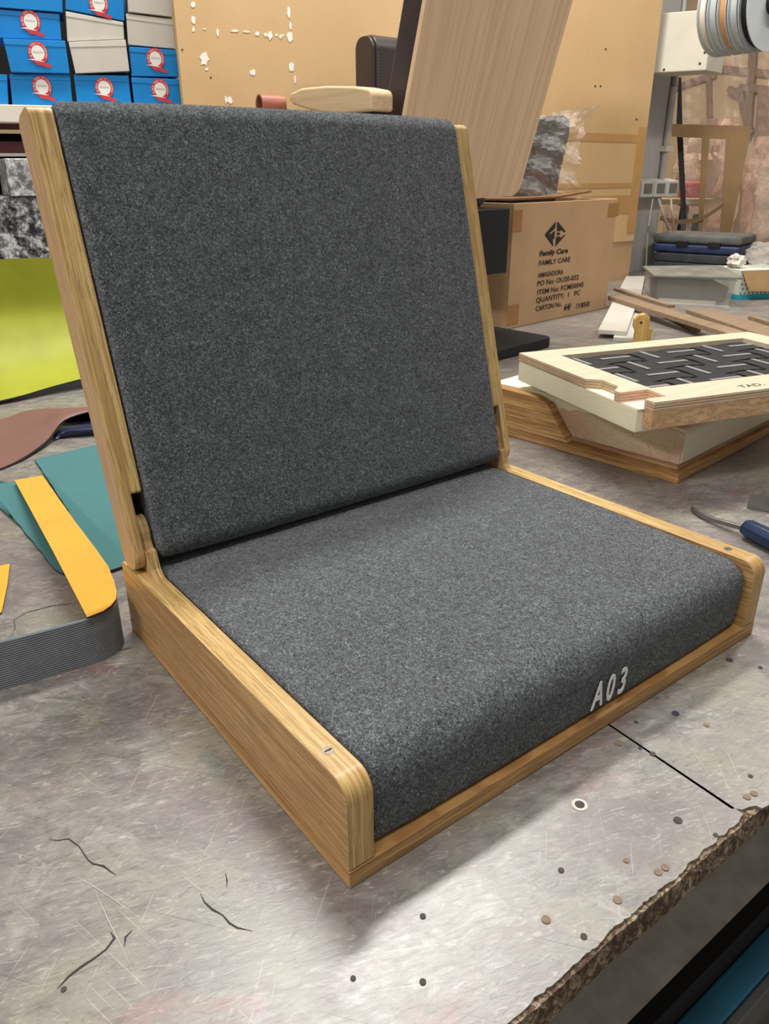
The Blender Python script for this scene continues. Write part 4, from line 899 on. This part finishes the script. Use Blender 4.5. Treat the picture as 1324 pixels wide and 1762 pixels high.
# ribbon spools on a rod
sc0 = PD(1255, 18, 2.75); sc1 = PD(1330, 14, 2.55)
ax = (sc1 - sc0); axl = ax.length; axd = (ax.normalized() * .45 - V((CF.x, CF.y, 0)) * .9 + V((CR.x, CR.y, 0)) * .3).normalized()
axd = (-V((CF.x, CF.y, 0)).normalized() * .82 + V((CR.x, CR.y, 0)).normalized() * .57).normalized()
fr = PD(1328, 4, 2.5); RAD = 72 * 2.5 / FPX
rod = thing('spool_rod', 'steel rod carrying the ribbon spools at the top right', 'rod', fr - axd * .2)
bm = B(); tube(bm, [fr - axd * .24, fr + axd * .09], .009, 12); obj('rod', bm, 'steel', rod, True)
cols = [('spool_cream', 'cream'), ('spool_grey', 'pale grey'), ('spool_tan', 'tan'), ('spool_grey', 'light grey'), ('ribbon_black', 'black')]
pos = [-.178, -.140, -.102, -.064, -.026]
for i, (mt, nm) in enumerate(cols):
    c = fr + axd * pos[i]; wdt = .026
    sp = thing('ribbon_spool', f'grey flanged spool of {nm} ribbon, ' + ['rearmost on the rod', 'second from the rear of the rod', 'middle of the rod', 'second from the front of the rod', 'frontmost on the rod'][i], 'spool', c, 'ribbon spools on the rod')
    bm = B(); cyl(bm, c, axd, RAD * .92, wdt, 48); obj('ribbon_roll', bm, mt, sp, True)
    for q in (-.0035, wdt + .0005):
        bm = B(); cyl(bm, c + axd * q, axd, RAD, .003, 48); obj('flange', bevel(bm, .001), 'spool_grey', sp, True)
    if i == 4:
        bm = B(); cyl(bm, c + axd * (wdt + .004), axd, .036, .03, 32); obj('hub', bm, 'ribbon_black', sp, True)
        bm = B(); cyl(bm, c + axd * (wdt + .0345), axd, .026, .004, 32); obj('hub_cap', bm, 'pink_tape', sp, True)

# ------------------------------------------------------------------ kraft templates, black strap, plastic curtain and goods behind
DK = 4.1
def cut(name, px, depth, th, mat, label, cat, parent=None):
    bm = B(); prism(bm, [PD(x, y, depth) for x, y in px], V((CF.x, CF.y, 0)).normalized() * th); o = obj(name, bm, mat, parent)
    return o if parent else tag(o, label, cat)
cut('card_template', [(1156, 213), (1284, 217), (1290, 219), (1293, 226), (1258, 402), (1240, 402), (1250, 240), (1214, 238), (1157, 235)], DK, .004, 'kraft', 'large L-shaped kraft card template hanging at the right', 'template')
cut('card_template', [(1209, 238), (1213, 231), (1219, 231), (1222, 236), (1209, 402), (1202, 402)], DK - .03, .004, 'kraft', 'narrow upright kraft card template in front of the L-shaped one', 'template')
cp = bezier([PD(x, y, DK - .05) for x, y in ((1136, 379), (1160, 385), (1190, 384), (1215, 376), (1245, 356))], 5)
bm = B(); loft(bm, [[p, p + V((CF.x, CF.y, 0)) * .004, p + V((CF.x, CF.y, 0)) * .004 + up * .022, p + up * .022] for p in cp]); tag(obj('card_template', bm, 'kraft'), 'curved kraft card strip low behind the tool cases', 'template')
cut('black_strap', [(1169, 133), (1173, 133), (1175, 215), (1182, 378), (1174, 378), (1165, 215)], DK + .12, .006, 'black_paint', 'black strap hanging down beside the pillar', 'strap')
# clear curtain
rg = random.Random(21); bm = B(); G = []
for j in range(31):
    r = []
    for i in range(25):
        u, v = i / 24, j / 30; x = 1172 + 200 * u; y = 40 + 370 * v
        p = PD(x, y, 4.45 + .05 * math.sin(u * 19 + v * 3) + .025 * math.sin(u * 41 - v * 5) + rg.uniform(-.012, .012)); r.append(bm.verts.new(p))
    G.append(r)
for a, b in zip(G, G[1:]):
    for i in range(24): bm.faces.new((a[i], a[i + 1], b[i + 1], b[i]))
tag(obj('plastic_curtain', bm, 'clear_curtain'), 'wrinkled clear plastic curtain hanging behind the kraft templates', 'plastic curtain')
for i, (x, r, y0, y1, lab) in enumerate(((1200, .10, 205, 365, 'tall plastic-wrapped pink roll behind the narrow template'), (1238, .085, 205, 400, 'plastic-wrapped pink roll behind the L-shaped template'), (1172, .06, 250, 350, 'short plastic-wrapped roll next to the black strap'), (1302, .075, 235, 420, 'orange-pink plastic-wrapped roll right of the L-shaped template'), (1330, .08, 225, 420, 'pink plastic-wrapped roll at the right edge'))):
    p = PD(x, 300, 5.45 if i == 2 else 5.1 + .28 * (i % 2)); zt = zline(p, y0); g = V((p.x, p.y, FZ)); rr = random.Random(i); secs = []
    zs = [FZ + .001 + (zt - FZ) * k / 40 for k in range(41)]
    for k, z in enumerate(zs):
        s = (1.25 - .25 * abs(math.sin(k * .5 + i)) if k < 34 else 1.0 - .07 * (k - 34) + .12 * math.sin(k * 2.1 + i)); secs.append([V((p.x + math.cos(a) * r * s * (1 + .16 * math.sin(5 * a + z * 13 + i) + rr.uniform(-.11, .11)), p.y + math.sin(a) * r * s * (1 + .16 * math.sin(4 * a - z * 17) + rr.uniform(-.11, .11)), z)) for a in [q * 2 * math.pi / 20 for q in range(20)]])
    bm = B(); loft(bm, secs); tag(obj('wrapped_roll', bm, ['pink_wrap', 'pink_cloth'][i % 2], None, True), lab, 'roll', 'plastic-wrapped rolls in the back')
p = PD(1182, 352, 4.62); ft = thing('side_table', 'pale table with a salmon chair back, seen behind the sockets', 'table', V((p.x, p.y, FZ)))
bm = B(); obox(bm, p - CR * .25, V((CR.x, CR.y, 0)) * .42, V((CF.x, CF.y, 0)) * .22, up * .03); obj('table_top', bm, 'far_table', ft)
for s in (-.2, .12):
    bm = B(); q = p + V((CR.x, CR.y, 0)) * s + V((CF.x, CF.y, 0)) * .12; bx(bm, q.x - .02, q.x + .02, q.y - .02, q.y + .02, FZ + .0005, p.z - .06); obj('leg', bm, 'black_paint', ft)
p2 = PD(1186, 340, 4.98); q = V((p2.x, p2.y, FZ)); sl_ = thing('salmon_chair', 'salmon red chair back behind the pale table', 'chair', q)
zt = zline(p2, 312)
bm = B(); obox(bm, V((p2.x, p2.y, zt - .15)) - V((CR.x, CR.y, 0)) * .06, V((CR.x, CR.y, 0)) * .17, V((CF.x, CF.y, 0)) * .05, up * .15); obj('back_rest', bevel(bm, .02, 3), 'salmon', sl_, True)
bm = B(); bx(bm, p2.x - .02, p2.x + .02, p2.y - .0, p2.y + .04, FZ + .0005, zt - .151); obj('leg', bm, 'black_paint', sl_)

# ------------------------------------------------------------------ loose wool fibres standing on the felt
q = NT('wool_fibre'); gi = q.n('NewGeometry'); q.col(q.ramp(gi.outputs['Random Per Island'], [(.0, (.014, .016, .018)), (.5, (.055, .062, .07)), (.82, (.21, .23, .245)), (1., (.48, .51, .53))])); q.rough(.9); q.b.inputs['Specular IOR Level'].default_value = .1
def fuzz(src, n, seed):
    me = src.data; r = random.Random(seed); me.calc_loop_triangles(); off = OFF[src]
    tris = [t for t in me.loop_triangles if t.normal.z > -.6 and t.normal.y < .7]; cum = []; tot = 0
    for t in tris: tot += t.area; cum.append(tot)
    import bisect
    vs, fs = [], []
    for _ in range(n):
        t = tris[min(len(tris) - 1, bisect.bisect(cum, r.random() * tot))]; a, b, c = [me.vertices[i].co for i in t.vertices]
        u, v = r.random(), r.random()
        if u + v > 1: u, v = 1 - u, 1 - v
        p = a + (b - a) * u + (c - a) * v; nr = t.normal; tg = nr.orthogonal().normalized(); tg.rotate(Matrix.Rotation(r.uniform(0, 6.283), 3, nr)); sd_ = nr.cross(tg)
        L = r.uniform(.0014, .0034); h = r.uniform(.08, .5); w_ = r.uniform(.00008, .00017); k = len(vs)
        m1 = p + tg * (L * .5) + nr * (L * h * .6) + sd_ * r.uniform(-.0004, .0004); e_ = p + tg * L + nr * (L * h * r.uniform(.4, 1.3)) + sd_ * r.uniform(-.0008, .0008)
        vs += [p - sd_ * w_, p + sd_ * w_, m1 + sd_ * w_, m1 - sd_ * w_, e_]; fs += [(k, k + 1, k + 2, k + 3), (k + 3, k + 2, k + 4)]
    m2 = bpy.data.meshes.new('wool_fuzz'); m2.from_pydata([tuple(x) for x in vs], [], fs); m2.materials.append(MATS['wool_fibre'])
    o = bpy.data.objects.new('wool_fuzz', m2); COL.objects.link(o); o.parent = src; o['kind'] = 'stuff'; OFF[o] = off
fuzz(sc, 60000, 1); fuzz(bc_, 70000, 2)
